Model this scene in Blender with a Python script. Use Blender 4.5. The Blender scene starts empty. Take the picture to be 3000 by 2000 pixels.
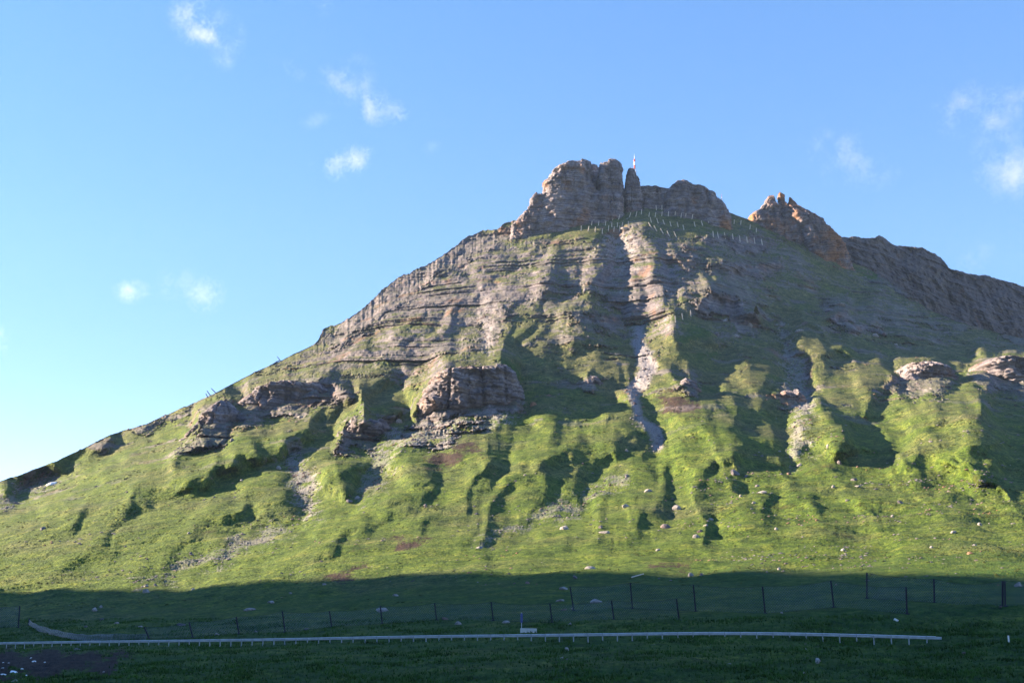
import bpy, bmesh, math, random
import numpy as np
from mathutils import Vector, Matrix

# ------------------------------------------------------------------ camera
W, H = 2352.0, 1568.0            # image size in pixels; terrain x, v are image coordinates
FOC = 2666.0                     # focal length in the same units
HORIZON = 1380.0
PITCH = math.atan((HORIZON - H / 2) / FOC)
SC = bpy.context.scene
COL = SC.collection
cam = bpy.data.cameras.new('camera')
cam.lens = FOC / W * 36.0
cam.sensor_width = 36.0
cam.clip_start = 0.5
cam.clip_end = 60000.0
cam_o = bpy.data.objects.new('camera', cam)
COL.objects.link(cam_o)
cam_o.location = (0, 0, 0)
cam_o.rotation_euler = (math.pi / 2 + PITCH, 0, 0)
SC.camera = cam_o

# ------------------------------------------------------------------ light
SUN_EL = math.radians(20.0)
SUN_AZ = math.radians(14.0)       # sun stands to the left, this much behind the mountain's plane
SUN = Vector((-math.cos(SUN_EL) * math.cos(SUN_AZ), math.cos(SUN_EL) * math.sin(SUN_AZ), math.sin(SUN_EL)))
world = bpy.data.worlds.new('World')
SC.world = world
world.use_nodes = True
wn = world.node_tree
bg = wn.nodes['Background']
sky = wn.nodes.new('ShaderNodeTexSky')
sky.sky_type = 'NISHITA'
sky.sun_disc = False
sky.sun_elevation = SUN_EL
sky.sun_rotation = math.atan2(SUN.x, SUN.y)
sky.altitude = 1500.0
sky.air_density = 1.0
sky.dust_density = 0.15
sky.ozone_density = 2.5
hsv = wn.nodes.new('ShaderNodeHueSaturation')
hsv.inputs['Saturation'].default_value = 1.48
gam = wn.nodes.new('ShaderNodeGamma'); gam.inputs[1].default_value = .65
wn.links.new(sky.outputs[0], gam.inputs[0]); wn.links.new(gam.outputs[0], hsv.inputs['Color'])
wb = wn.nodes.new('ShaderNodeMix'); wb.data_type = 'RGBA'; wb.blend_type = 'MULTIPLY'
wb.inputs[0].default_value = 1.0; wb.inputs[7].default_value = (1.0, .885, 1.0, 1)
wn.links.new(hsv.outputs[0], wb.inputs[6]); wn.links.new(wb.outputs[2], bg.inputs[0])
bg.inputs[1].default_value = 0.097
sun = bpy.data.lights.new('sun', 'SUN')
sun.energy = 5.0
sun.angle = math.radians(0.5)
sun.color = (1.0, 0.80, 0.56)
sun_o = bpy.data.objects.new('sun', sun)
COL.objects.link(sun_o)
sun_o.rotation_euler = SUN.to_track_quat('Z', 'Y').to_euler()
SC.view_settings.view_transform = 'Standard'
SC.view_settings.look = 'None'
SC.view_settings.exposure = 2.4
SC.view_settings.gamma = 1.0
SC.view_settings.use_curve_mapping = False
SC.cycles.use_denoising = True
SC.cycles.max_bounces = 4
SC.cycles.volume_bounces = 0

rng = np.random.default_rng(7)
random.seed(7)


# ------------------------------------------------------------------ helpers
def ray(x, v):
    """direction of the camera ray through image pixel x, v (scaled so dir.y = 1)"""
    xc = (x - W / 2) / FOC
    yc = (H / 2 - v) / FOC
    dy = math.cos(PITCH) - yc * math.sin(PITCH)
    dz = math.sin(PITCH) + yc * math.cos(PITCH)
    return xc / dy, dz / dy


def pt(x, v, Y):
    a, b = ray(x, v)
    return np.array([a * Y, Y, b * Y])


def tag(o, label=None, cat=None, group=None, kind=None):
    if label: o['label'] = label
    if cat: o['category'] = cat
    if group: o['group'] = group
    if kind: o['kind'] = kind
    return o


def link(name, me, mats=None, parent=None):
    o = bpy.data.objects.new(name, me)
    COL.objects.link(o)
    if mats is not None:
        for m in (mats if isinstance(mats, (list, tuple)) else [mats]):
            if len(me.materials) < (len(mats) if isinstance(mats, (list, tuple)) else 1):
                me.materials.append(m)
    if parent: o.parent = parent
    return o


def empty(name, loc=(0, 0, 0)):
    o = bpy.data.objects.new(name, None)
    COL.objects.link(o)
    o.location = loc
    return o


def mesh_np(name, verts, quads, smooth=True, attrs=None):
    me = bpy.data.meshes.new(name)
    verts = np.ascontiguousarray(verts, dtype=np.float32)
    quads = np.ascontiguousarray(quads, dtype=np.int32)
    n = quads.shape[1]
    me.vertices.add(len(verts))
    me.vertices.foreach_set('co', verts.ravel())
    me.loops.add(quads.size)
    me.loops.foreach_set('vertex_index', quads.ravel())
    me.polygons.add(len(quads))
    me.polygons.foreach_set('loop_start', np.arange(0, quads.size, n, dtype=np.int32))
    me.polygons.foreach_set('use_smooth', np.full(len(quads), smooth, dtype=bool))
    me.update(calc_edges=True)
    if attrs:
        for k, a in attrs.items():
            at = me.attributes.new(k, 'FLOAT', 'POINT')
            at.data.foreach_set('value', np.ascontiguousarray(a, dtype=np.float32))
    return me


def fftnoise(seed, beta, n=1024, kmin=2):
    r = np.random.default_rng(seed)
    f = np.fft.fftfreq(n) * n
    k = np.sqrt(f[:, None] ** 2 + f[None, :] ** 2)
    k[0, 0] = 1
    amp = k ** -beta
    amp[k < kmin] = 0
    s = np.fft.ifft2(np.fft.fft2(r.standard_normal((n, n))) * amp).real
    return (s / s.std()).astype(np.float32)


def samp(tex, u, v):
    n = tex.shape[0]
    u = np.mod(u, 1.0) * n
    v = np.mod(v, 1.0) * n
    i = np.floor(u).astype(np.int32); j = np.floor(v).astype(np.int32)
    fu = (u - i).astype(np.float32); fv = (v - j).astype(np.float32)
    i %= n; j %= n
    i1 = (i + 1) % n; j1 = (j + 1) % n
    return (tex[j, i] * (1 - fu) * (1 - fv) + tex[j, i1] * fu * (1 - fv) + tex[j1, i] * (1 - fu) * fv + tex[j1, i1] * fu * fv)


def sstep(a, b, x):
    t = np.clip((x - a) / (b - a), 0, 1)
    return t * t * (3 - 2 * t)


T_SOFT = fftnoise(1, 2.6)
T_MED = fftnoise(2, 1.9)
T_ROUGH = fftnoise(3, 1.5)
T_FINE = fftnoise(4, 1.2, kmin=8)

# bedding of the rock: random hard and soft beds up the mountain
BZ = np.arange(-60, 520, 0.25)


def beds(seed, lo, hi, sharp):
    r = np.random.default_rng(seed)
    out = np.zeros(len(BZ)); z = -60.0
    while z < 520:
        h = r.uniform(lo, hi); a = r.uniform(0, 1)
        out[(BZ >= z) & (BZ < z + h)] = a
        z += h
    k = np.ones(sharp) / sharp
    return np.convolve(out, k, 'same')


BED_BIG = beds(11, 3.5, 9, 4)
BED_SMALL = beds(12, 1.2, 3.4, 3)


def bed(z):
    return 0.62 * np.interp(z, BZ, BED_BIG) + 0.38 * np.interp(z, BZ, BED_SMALL)


def blocks(p, z, w, h, seed):
    """offset of each joint block in courses of height h, blocks about w long"""
    j = np.floor(z / h).astype(np.int64)
    off = ((j * 7919 + seed * 31) % 997) / 997.0
    i = np.floor(p / w + off * 3.7).astype(np.int64)
    hsh = (i * 73856093) ^ (j * 19349663) ^ (seed * 83492791)
    return ((hsh % 1009) / 1009.0).astype(np.float32)


# ------------------------------------------------------------------ lie of the land: distance of the slope along the camera ray at each image point
SKY_FRONT = [(-900, 1285), (-600, 1260), (-300, 1190), (0, 1105), (60, 1085), (120, 1062), (250, 1000), (330, 975), (400, 945), (480, 908), (540, 878),
             (600, 848), (640, 830), (720, 792), (732, 778), (742, 757), (790, 738), (830, 711), (870, 676), (920, 636), (970, 607),
             (1010, 589), (1042, 567), (1060, 549), (1100, 531), (1150, 521), (1200, 505), (1230, 490), (1300, 474), (1460, 470), (1560, 468), (1640, 474),
             (1662, 482), (1690, 492), (1717, 503), (1760, 520), (1800, 534), (1850, 557), (1900, 583), (1990, 613), (2050, 651),
             (2130, 709), (2200, 739), (2280, 759), (2352, 777), (2600, 850), (3000, 1000), (3260, 1100)]
PROFILES = {
    -900: [(2400, 25), (1568, 150), (1483, 280), (1400, 430), (1330, 580), (1285, 720)],
    -300: [(2400, 25), (1568, 125), (1483, 230), (1420, 320), (1340, 440), (1260, 580), (1190, 720)],
    0: [(2400, 22), (1568, 117), (1483, 205), (1440, 262), (1370, 360), (1290, 450), (1200, 560), (1140, 665), (1105, 740), (900, 1000)],
    350: [(2400, 21), (1568, 114), (1480, 192), (1420, 262), (1350, 345), (1250, 450), (1150, 560), (1050, 680), (965, 800), (800, 1000)],
    600: [(2400, 20), (1568, 112), (1477, 180), (1410, 252), (1340, 330), (1200, 475), (1050, 630), (950, 755), (848, 880), (700, 1080)],
    1000: [(2400, 20), (1568, 109), (1472, 167), (1400, 225), (1320, 300), (1200, 430), (1050, 575), (900, 715), (800, 810), (700, 905), (588, 1020), (400, 1250)],
    1400: [(2400, 20), (1568, 106), (1465, 156), (1410, 186), (1330, 262), (1290, 320), (1180, 430), (1040, 560), (900, 685), (800, 765), (700, 845), (600, 920), (520, 985), (470, 1030), (400, 1100)],
    1560: [(2400, 20), (1568, 105), (1465, 152), (1410, 180), (1330, 250), (1290, 312), (1180, 420), (1040, 545), (900, 668), (800, 752), (700, 838), (600, 918), (520, 985), (470, 1030), (400, 1100)],
    2000: [(2400, 20), (1568, 104), (1470, 145), (1400, 170), (1340, 222), (1280, 295), (1180, 395), (1040, 530), (900, 690), (800, 830), (700, 960), (612, 1075), (500, 1200)],
    2352: [(2400, 20), (1568, 102), (1470, 140), (1400, 166), (1340, 208), (1280, 265), (1180, 370), (1000, 540), (900, 690), (800, 890), (775, 950), (600, 1200)],
    3260: [(2400, 20), (1568, 102), (1470, 150), (1400, 185), (1340, 235), (1280, 300), (1180, 470), (1100, 720), (900, 1200)],
}


def base_distance(X, V):
    vs = np.arange(380, 2404, 4.0)
    keys = sorted(PROFILES)
    tab = np.array([np.interp(vs, [p[0] for p in PROFILES[k]][::-1], [math.log(p[1]) for p in PROFILES[k]][::-1]) for k in keys])
    kern = np.hanning(31); kern /= kern.sum()
    pad = np.pad(tab, ((0, 0), (15, 15)), 'edge')
    tab = np.array([np.convolve(r, kern, 'valid') for r in pad])
    xs = np.arange(-900, 3261, 10.0)
    fine = np.array([np.interp(xs, keys, tab[:, i]) for i in range(len(vs))])     # rows v, cols x
    k2 = np.hanning(41); k2 /= k2.sum()
    fine = np.array([np.convolve(np.pad(r, 20, 'edge'), k2, 'valid') for r in fine])
    gi = np.clip((V - 380) / 4.0, 0, len(vs) - 1.001); gj = np.clip((X + 900) / 10.0, 0, len(xs) - 1.001)
    i = gi.astype(int); j = gj.astype(int); fi = gi - i; fj = gj - j
    r = fine[i, j] * (1 - fi) * (1 - fj) + fine[i + 1, j] * fi * (1 - fj) + fine[i, j + 1] * (1 - fi) * fj + fine[i + 1, j + 1] * fi * fj
    return np.exp(r)


def line_field(X, V, pts):
    """distance to a polyline, side of it (+ = right going down) and position along it 0..1"""
    P = np.array(pts, float)
    seg = np.hypot(*(P[1:] - P[:-1]).T); cum = np.concatenate([[0], np.cumsum(seg)])
    best = np.full(X.shape, 1e9); tt = np.zeros(X.shape); sd = np.zeros(X.shape)
    for k in range(len(P) - 1):
        ax, ay = P[k]; bx, by = P[k + 1]
        dx, dy = bx - ax, by - ay
        t = np.clip(((X - ax) * dx + (V - ay) * dy) / (dx * dx + dy * dy), 0, 1)
        ex = X - (ax + t * dx); ey = V - (ay + t * dy)
        d = np.hypot(ex, ey)
        m = d < best
        best[m] = d[m]
        tt[m] = ((cum[k] + t * seg[k]) / cum[-1])[m]
        sd[m] = np.sign(dy * ex - dx * ey)[m]
    return best, sd, tt


def poly_field(X, V, pts):
    """signed distance, positive inside"""
    d, _, _ = line_field(X, V, pts + [pts[0]])
    inside = np.zeros(X.shape, bool)
    n = len(pts)
    for k in range(n):
        x1, y1 = pts[k]; x2, y2 = pts[(k + 1) % n]
        if y1 == y2: continue
        c = ((y1 > V) != (y2 > V)) & (X < (x2 - x1) * (V - y1) / (y2 - y1) + x1)
        inside ^= c
    return np.where(inside, d, -d)


# spurs (+) and gullies (-): line from top to bottom, metres of relief, half width left / right
RIDGES = [
    # left flank spurs
    ([(1010, 690), (950, 755), (880, 840), (804, 903), (727, 957), (637, 1010), (570, 1036), (470, 1075), (330, 1125), (120, 1200)], 16, 75, 18),
    ([(1230, 690), (1188, 727), (1120, 780), (1030, 840), (937, 903), (870, 940), (804, 970), (684, 1050)], 14, 50, 16),
    ([(1300, 655), (1231, 705), (1190, 765), (1150, 812), (1120, 845)], 17, 40, 60),
    ([(1390, 690), (1350, 740), (1335, 800), (1330, 850)], 7, 30, 30),
    ([(1400, 640), (1380, 590), (1390, 560)], 8, 30, 20),
    ([(500, 903), (330, 979), (120, 1066), (0, 1110), (-120, 1150)], 10, 20, 12),
    ([(1780, 560), (1830, 640), (1850, 700)], 6, 30, 26),
    ([(2000, 640), (2060, 720), (2130, 800)], 7, 36, 26),
    # centre spurs
    ([(1482, 470), (1478, 540), (1490, 600), (1505, 660), (1500, 720)], 13, 22, 22),
    ([(1392, 548), (1375, 610), (1362, 690), (1345, 740)], 11, 26, 18),
    ([(1290, 560), (1270, 640), (1235, 700)], 8, 34, 20),
    ([(1180, 580), (1150, 650), (1120, 720)], 8, 34, 20),
    ([(1060, 620), (1010, 700)], 7, 34, 20),
    ([(1652, 498), (1605, 567), (1583, 604), (1566, 680), (1545, 735), (1535, 790), (1512, 850), (1490, 870)], 18, 26, 50),
    ([(1600, 630), (1660, 670), (1710, 715), (1735, 760)], 9, 30, 40),
    ([(1560, 850), (1520, 905), (1500, 920)], 9, 40, 50),
    ([(1600, 900), (1640, 980), (1690, 1050), (1745, 1105)], 10, 50, 40),
    ([(1740, 770), (1755, 830), (1765, 900)], 9, 40, 16),
    ([(1960, 690), (1900, 725), (1850, 765), (1865, 830), (1890, 890)], 15, 20, 70),
    ([(2050, 850), (2000, 880), (1960, 900)], 8, 40, 40),
    ([(1905, 918), (1868, 955), (1852, 1020), (1850, 1060)], 17, 26, 80),
    ([(2300, 925), (2200, 945), (2140, 990), (2110, 1040), (2095, 1100)], 17, 50, 130),
    ([(1425, 905), (1465, 960), (1482, 1030)], 12, 110, 14),
    ([(1300, 925), (1240, 965), (1190, 1040), (1130, 1110)], 8, 22, 60),
    ([(1200, 945), (1165, 1000), (1110, 1070), (1040, 1130)], 9, 60, 18),
    ([(770, 1050), (790, 1090), (775, 1160)], 12, 34, 16),
    ([(900, 1030), (930, 1070), (915, 1110)], 8, 34, 30),
    ([(560, 1240), (470, 1280), (350, 1325)], 3, 40, 14),
    ([(970, 1095), (843, 1157), (738, 1204), (693, 1220), (580, 1258), (450, 1310)], 6, 14, 60),
    ([(300, 1170), (200, 1210), (60, 1250)], 2.5, 60, 20),
]
GULLIES = [
    ([(1440, 505), (1412, 600), (1425, 680), (1452, 740), (1472, 800)], 17, 34, 34),
    ([(1425, 680), (1452, 740), (1472, 790), (1487, 840), (1470, 880), (1446, 915), (1465, 950), (1497, 990), (1503, 1045), (1480, 1075)], 8, 40, 40),
    ([(1503, 1035), (1450, 1090), (1380, 1130), (1250, 1190), (1100, 1262)], 5, 40, 24),
    ([(1110, 640), (1105, 700), (1110, 750), (1060, 800), (960, 870), (860, 935), (740, 995), (680, 1030)], 13, 22, 44),
    ([(680, 1030), (662, 1055), (690, 1110), (712, 1190), (640, 1228), (540, 1262), (400, 1312), (290, 1352)], 9, 30, 24),
    ([(850, 1040), (880, 1085), (830, 1142), (720, 1195)], 9, 26, 26),
    ([(1230, 955), (1205, 985), (1165, 1045), (1140, 1080)], 8, 20, 16),
    ([(1555, 590), (1545, 660), (1520, 720)], 8, 24, 24),
    ([(1790, 700), (1790, 745), (1802, 790), (1832, 850), (1842, 900), (1835, 960), (1836, 1030), (1822, 1080), (1790, 1112)], 12, 36, 30),
    ([(1980, 940), (2060, 990), (2100, 1060)], 8, 60, 40),
    ([(1650, 770), (1650, 840), (1690, 920)], 8, 46, 40),
    ([(480, 925), (250, 1022), (110, 1098), (0, 1150), (-100, 1190)], 15, 16, 30),
    ([(1560, 1065), (1552, 1120), (1548, 1180), (1500, 1215)], 4, 14, 14),
    ([(1620, 1060), (1700, 1090), (1750, 1120)], 5, 30, 20),
    # runnels of the lower slopes
] + [(p_, a_ * .5, l_ * .7, r_ * .9) for p_, a_, l_, r_ in [
    ([(620, 1120), (560, 1205), (480, 1245), (380, 1300)], 4, 16, 20),
    ([(450, 1085), (350, 1140), (250, 1180), (60, 1250), (-80, 1290)], 5, 18, 24),
    ([(330, 1060), (240, 1120), (150, 1160), (0, 1215), (-80, 1240)], 4, 16, 20),
    ([(640, 1150), (480, 1210), (300, 1272), (100, 1335)], 3.5, 14, 18),
    ([(780, 1195), (700, 1240), (640, 1272), (520, 1335)], 4, 14, 18),
    ([(930, 1150), (860, 1215), (780, 1262), (680, 1310)], 3, 14, 18),
    ([(1060, 1105), (960, 1165), (860, 1225)], 3, 12, 16),
    ([(1320, 1050), (1230, 1095), (1120, 1150), (1000, 1222)], 3, 14, 18),
    ([(1420, 1060), (1330, 1120), (1200, 1160)], 3, 14, 16),
    ([(560, 985), (480, 1045), (400, 1085), (300, 1115)], 4, 16, 20),
    ([(1650, 1110), (1652, 1180), (1640, 1265)], 3.5, 14, 16),
    ([(1765, 1140), (1790, 1200), (1805, 1265)], 3.5, 16, 16),
    ([(1880, 1125), (1960, 1205), (2070, 1275)], 5, 20, 22),
    ([(2000, 1050), (2030, 1120), (2065, 1190)], 4, 20, 22),
    ([(1905, 1085), (1892, 1150)], 3, 14, 16),
    ([(1450, 1200), (1430, 1250), (1400, 1290)], 2.5, 14, 16),
    ([(1580, 660), (1640, 720), (1690, 800)], 5, 30, 26),
    ([(1900, 620), (1960, 680), (2010, 720)], 5, 36, 30),
    ([(2060, 680), (2100, 760), (2200, 830)], 6, 44, 36),
]]
# crag faces: top edge and foot, the ground between them is near vertical
CLIFFS = [
    # pts of lip (left to right), pts of foot (left to right), steepness, reach above
    ([(945, 940), (990, 890), (1040, 862), (1110, 852), (1150, 850), (1190, 880)], [(945, 985), (1010, 975), (1040, 965), (1110, 950), (1170, 945), (1195, 930)], 0.95, 70),
    ([(770, 1015), (800, 985), (828, 950), (850, 965), (905, 962)], [(770, 1032), (810, 1032), (840, 1022), (870, 1000), (905, 975)], 0.9, 50),
    ([(416, 1036), (455, 976), (518, 922), (546, 940), (577, 920), (658, 884), (730, 875), (790, 890)], [(416, 1044), (455, 1040), (525, 1000), (546, 985), (595, 964), (660, 955), (730, 940), (790, 920)], 0.8, 40),
    ([(2040, 880), (2080, 850), (2120, 838), (2150, 850), (2180, 880)], [(2040, 895), (2080, 888), (2120, 895), (2150, 900), (2180, 905)], 0.5, 40),
    ([(2230, 850), (2265, 838), (2300, 845), (2340, 838), (2400, 840), (2460, 870)], [(2230, 865), (2270, 895), (2310, 905), (2340, 900), (2400, 900), (2460, 890)], 0.6, 40),
    ([(1785, 905), (1810, 895), (1838, 915)], [(1785, 925), (1810, 935), (1838, 930)], 0.5, 30),
    ([(1560, 885), (1578, 872), (1598, 885)], [(1560, 895), (1578, 898), (1598, 898)], 0.8, 20),
    ([(1600, 690), (1640, 665), (1690, 690), (1735, 720)], [(1600, 705), (1640, 690), (1690, 720), (1735, 750)], 0.8, 30),
    ([(1890, 745), (1930, 720), (1960, 735), (2000, 750)], [(1890, 755), (1930, 752), (1960, 765), (2000, 768)], 0.8, 30),
    ([(1610, 545), (1660, 540), (1720, 550), (1780, 560)], [(1610, 556), (1660, 568), (1720, 572), (1780, 566)], 0.9, 24),
    ([(1640, 612), (1700, 598), (1790, 612)], [(1640, 628), (1700, 632), (1790, 630)], 0.8, 24),
    ([(1340, 876), (1360, 868), (1378, 878)], [(1340, 884), (1360, 890), (1378, 888)], 0.7, 20),
    ([(930, 1020), (1000, 1005), (1060, 985), (1110, 980)], [(930, 1028), (1000, 1018), (1060, 1000), (1110, 990)], 0.7, 16),
]
# ground cover areas
STRATA = [[(730, 792), (790, 735), (870, 680), (970, 606), (1060, 545), (1120, 535), (1170, 556), (1240, 566), (1300, 560), (1380, 562), (1440, 535), (1490, 548), (1530, 550), (1560, 555), (1600, 570), (1590, 620), (1560, 690), (1530, 750),
           (1455, 770), (1420, 730), (1390, 690), (1340, 665), (1280, 670), (1200, 715), (1150, 750), (1080, 815), (1010, 850), (950, 880), (900, 860), (850, 850), (790, 875), (700, 880), (640, 890), (560, 925), (500, 935), (600, 880), (700, 830)]]
STRATA_BROKEN = [
    [(1555, 560), (1600, 542), (1700, 545), (1810, 560), (1900, 605), (1880, 650), (1800, 660), (1770, 700), (1745, 785), (1690, 790), (1640, 750), (1590, 735), (1555, 710)],
    [(1880, 690), (1960, 650), (2040, 640), (2150, 705), (2230, 770), (2130, 800), (2040, 785), (1900, 765)],
    [(1200, 700), (1300, 660), (1400, 690), (1440, 760), (1380, 790), (1300, 780), (1220, 790)],
    [(2180, 770), (2352, 790), (2480, 830), (2400, 850), (2250, 830)],
]
ROCKS = [
    [(416, 1041), (455, 978), (518, 922), (546, 943), (577, 922), (658, 884), (700, 873), (784, 873), (800, 905), (714, 950), (595, 964), (525, 1000), (483, 1024), (455, 1040)],
    [(940, 988), (985, 895), (1040, 862), (1150, 845), (1190, 875), (1200, 930), (1170, 948), (1040, 968), (1000, 985)],
    [(765, 1036), (800, 985), (828, 948), (850, 962), (910, 958), (905, 980), (870, 1010), (840, 1035)],
    [(2020, 905), (2050, 870), (2120, 835), (2160, 850), (2190, 890), (2170, 910), (2100, 900)],
    [(2225, 850), (2262, 834), (2300, 842), (2400, 834), (2480, 870), (2400, 910), (2310, 910), (2262, 892)],
    [(1775, 915), (1805, 892), (1842, 912), (1842, 938), (1800, 935)],
    [(1555, 895), (1575, 870), (1600, 885), (1602, 900)],
    [(1560, 705), (1600, 690), (1640, 660), (1700, 690), (1740, 725), (1735, 775), (1700, 765), (1650, 720), (1600, 715)],
    [(1905, 735), (1935, 715), (1965, 735), (2030, 765), (1990, 772), (1930, 755)],
    [(1590, 552), (1640, 535), (1720, 548), (1800, 560), (1790, 572), (1700, 578), (1620, 568)],
    [(1630, 620), (1680, 592), (1800, 605), (1800, 632), (1690, 638)],
    [(1990, 640), (2030, 628), (2080, 655), (2150, 690), (2120, 700), (2040, 655)],
    [(1325, 880), (1360, 864), (1385, 882), (1360, 895)],
    [(925, 1030), (1000, 1003), (1060, 985), (1120, 978), (1060, 1005), (1000, 1022)],
    [(1120, 735), (1180, 700), (1170, 740), (1100, 800), (1060, 830), (1075, 790)],
    [(1560, 590), (1585, 575), (1610, 590), (1600, 612), (1570, 608)],
    [(1890, 690), (1935, 680), (1930, 705), (1885, 715)],
    [(1310, 735), (1370, 712), (1430, 735), (1430, 760), (1340, 750)],
    [(2280, 765), (2352, 745), (2450, 790), (2352, 790)],
    [(300, 985), (420, 935), (440, 940), (330, 1000)],
    [(728, 790), (745, 752), (790, 732), (870, 668), (970, 600), (1060, 543), (1150, 515), (1222, 498), (1190, 540), (1070, 600), (1000, 640), (870, 738), (770, 800)],
]
SCREE = [
    [(1450, 752), (1475, 750), (1482, 790), (1500, 810), (1500, 850), (1482, 890), (1462, 915), (1478, 950), (1512, 985), (1520, 1030), (1500, 1042), (1488, 1030), (1480, 985), (1450, 945), (1437, 915), (1450, 885), (1470, 850), (1462, 800)],
    [(655, 1050), (690, 1045), (700, 1080), (720, 1130), (722, 1190), (705, 1195), (690, 1120), (660, 1075)],
    [(840, 1040), (890, 1040), (900, 1080), (860, 1130), (830, 1145), (850, 1090)],
    [(1793, 750), (1806, 750), (1835, 830), (1856, 880), (1858, 910), (1846, 960), (1844, 1040), (1828, 1075), (1830, 960), (1826, 900), (1815, 860), (1800, 800)],
    [(1105, 670), (1125, 680), (1125, 760), (1110, 810), (1095, 770)],
    [(600, 1230), (640, 1215), (660, 1225), (560, 1260), (430, 1305), (320, 1345), (300, 1340), (420, 1295)],
    [(130, 1095), (100, 1115), (-40, 1165), (-60, 1155), (60, 1110)],
    [(930, 988), (1030, 972), (1150, 955), (1180, 960), (1100, 985), (960, 1015), (880, 1030), (900, 1000)],
    [(1395, 560), (1430, 520), (1450, 560), (1440, 620), (1425, 650), (1410, 600)],
    [(1420, 1105), (1440, 1095), (1370, 1140), (1290, 1180), (1130, 1240), (1120, 1235), (1250, 1180)],
]
SOIL = [
    [(985, 1050), (1060, 1010), (1090, 1030), (1040, 1075), (980, 1075)],
    [(1510, 915), (1560, 900), (1600, 930), (1590, 960), (1540, 950)],
    [(900, 1245), (960, 1230), (990, 1240), (930, 1262)],
    [(-60, 1500), (60, 1498), (220, 1500), (330, 1505), (300, 1525), (230, 1535), (120, 1545), (-60, 1555)],
    [(1900, 560), (1980, 590), (1960, 600), (1890, 575)],
    [(740, 1335), (800, 1305), (830, 1300), (790, 1340)],
    [(1840, 800), (1870, 860), (1865, 900), (1845, 880)],
    [(1495, 1305), (1570, 1290), (1590, 1295), (1500, 1315)],
]
FRESH = [
    [(1140, 840), (1165, 822), (1195, 832), (1205, 870), (1180, 885), (1160, 850)],
    [(1565, 765), (1600, 752), (1625, 765), (1600, 780), (1570, 778)],
    [(1590, 815), (1640, 808), (1650, 825), (1600, 832)],
    [(1960, 610), (2030, 620), (2060, 650), (1990, 640)],
]


def warp(X, V, a, L, seed):
    return (X + a * samp(T_SOFT, X / L + seed * .37, V / L + .11), V + a * samp(T_SOFT, X / L + .53, V / L + seed * .71))


def upsample(C, sr, nr, nc):
    ri = np.arange(nr) / sr; ci = np.arange(nc) / sr
    i = np.minimum(ri.astype(int), C.shape[0] - 2); j = np.minimum(ci.astype(int), C.shape[1] - 2)
    fi = np.clip(ri - i, 0, 1)[:, None]; fj = np.clip(ci - j, 0, 1)[None, :]
    A = C[i] * (1 - fi) + C[i + 1] * fi
    return A[:, j] * (1 - fj) + A[:, j + 1] * fj


# ------------------------------------------------------------------ terrain grid
xs = np.concatenate([np.linspace(-900, -20, 75, endpoint=False), np.linspace(-20, 2372, 1190, endpoint=False), np.linspace(2372, 3260, 75)])
NC = len(xs)
vtop = np.interp(xs, [p[0] for p in SKY_FRONT], [p[1] for p in SKY_FRONT])
tl = 1 - np.linspace(0, 1, 34, endpoint=False) ** 0.6
vlow = 1580 + (2400 - 1580) * tl                                  # rows below the frame
tr = np.linspace(0, 1, 610)
NR = len(vlow) + len(tr)
X = np.tile(xs, (NR, 1))
kw = np.hanning(121); kw /= kw.sum()
rough = sstep(725, 760, xs) * (1 - sstep(1225, 1260, xs))
vtop = vtop - rough * (3.0 * samp(T_ROUGH, xs / 420, xs * 0 + .2) + 2.0 * (blocks(xs, xs * 0, 17, 5, 3) - .5)) - .8 * samp(T_ROUGH, xs / 300, xs * 0 + .7)
vsm = np.convolve(np.pad(vtop, 60, 'edge'), kw, 'valid')
vsm = vsm + np.convolve(np.pad(vtop - vsm, 60, 'edge'), kw, 'valid') + 4
V = np.vstack([np.tile(vlow[:, None], (1, NC)), 1578 + (vsm[None, :] - 1578) * tr[:, None]])
V[len(vlow):] += (vtop - vsm)[None] * (sstep(.90, 1.0, tr) ** 1.5)[:, None]

SR = 3
Xc0, Vc0 = X[::SR, ::SR], V[::SR, ::SR]
Xc, Vc = warp(Xc0, Vc0, 6.0, 260.0, 1)
Xr_, Vr_ = warp(Xc, Vc, 1.8, 85.0, 3)
low_ = sstep(950, 1080, Vc0)
Xr_ = Xr_ * (1 - .6 * low_) + Xc * .6 * low_; Vr_ = Vr_ * (1 - .6 * low_) + Vc * .6 * low_
Yc = base_distance(Xc0, Vc0)
near = sstep(130, 420, Yc)
D = np.zeros(Yc.shape)


def flank(d, w):
    t = np.clip(1 - np.maximum(np.sqrt(d * d + 9) - 3, 0) / (2.7 * w), 0, 1)      # plane flanks with an eased foot
    return .45 * t + .55 * t * t * (3 - 2 * t)


for pts, A, wl, wr in RIDGES:
    d, s, t = line_field(Xr_, Vr_, pts)
    prof = flank(d, np.where(s > 0, wr, wl))
    D -= A * prof * sstep(-.02, .2, t) * (1 - sstep(.6, 1.02, t) * .95)
for pts, A, wl, wr in GULLIES:
    d, s, t = line_field(Xr_, Vr_, pts)
    prof = flank(d, np.where(s > 0, wr, wl))
    D += A * prof * sstep(-.02, .2, t) * (1 - sstep(.7, 1.02, t) * .95)
# smaller ribs and runnels fanning out below the summit
th = np.arctan2(Xc - 1470, np.maximum(Vc - 380, 40)) * 3.2
rr = np.hypot(Xc - 1470, Vc - 380)
wob = .018 * samp(T_SOFT, Xc / 900, Vc / 900)
fan = 1 - np.abs(samp(T_MED, th * .55 + wob, rr / 4200))
fan2 = 1 - np.abs(samp(T_MED, th * 1.5 + .3 + 1.5 * wob, rr / 2600 + .4))
D *= .8
D -= (fan * 1.1 + fan2 * .2) * (1 + 1.3 * sstep(760, 860, Yc)) * sstep(200, 480, Yc) * np.clip(rr / 300, .2, 1)
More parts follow.
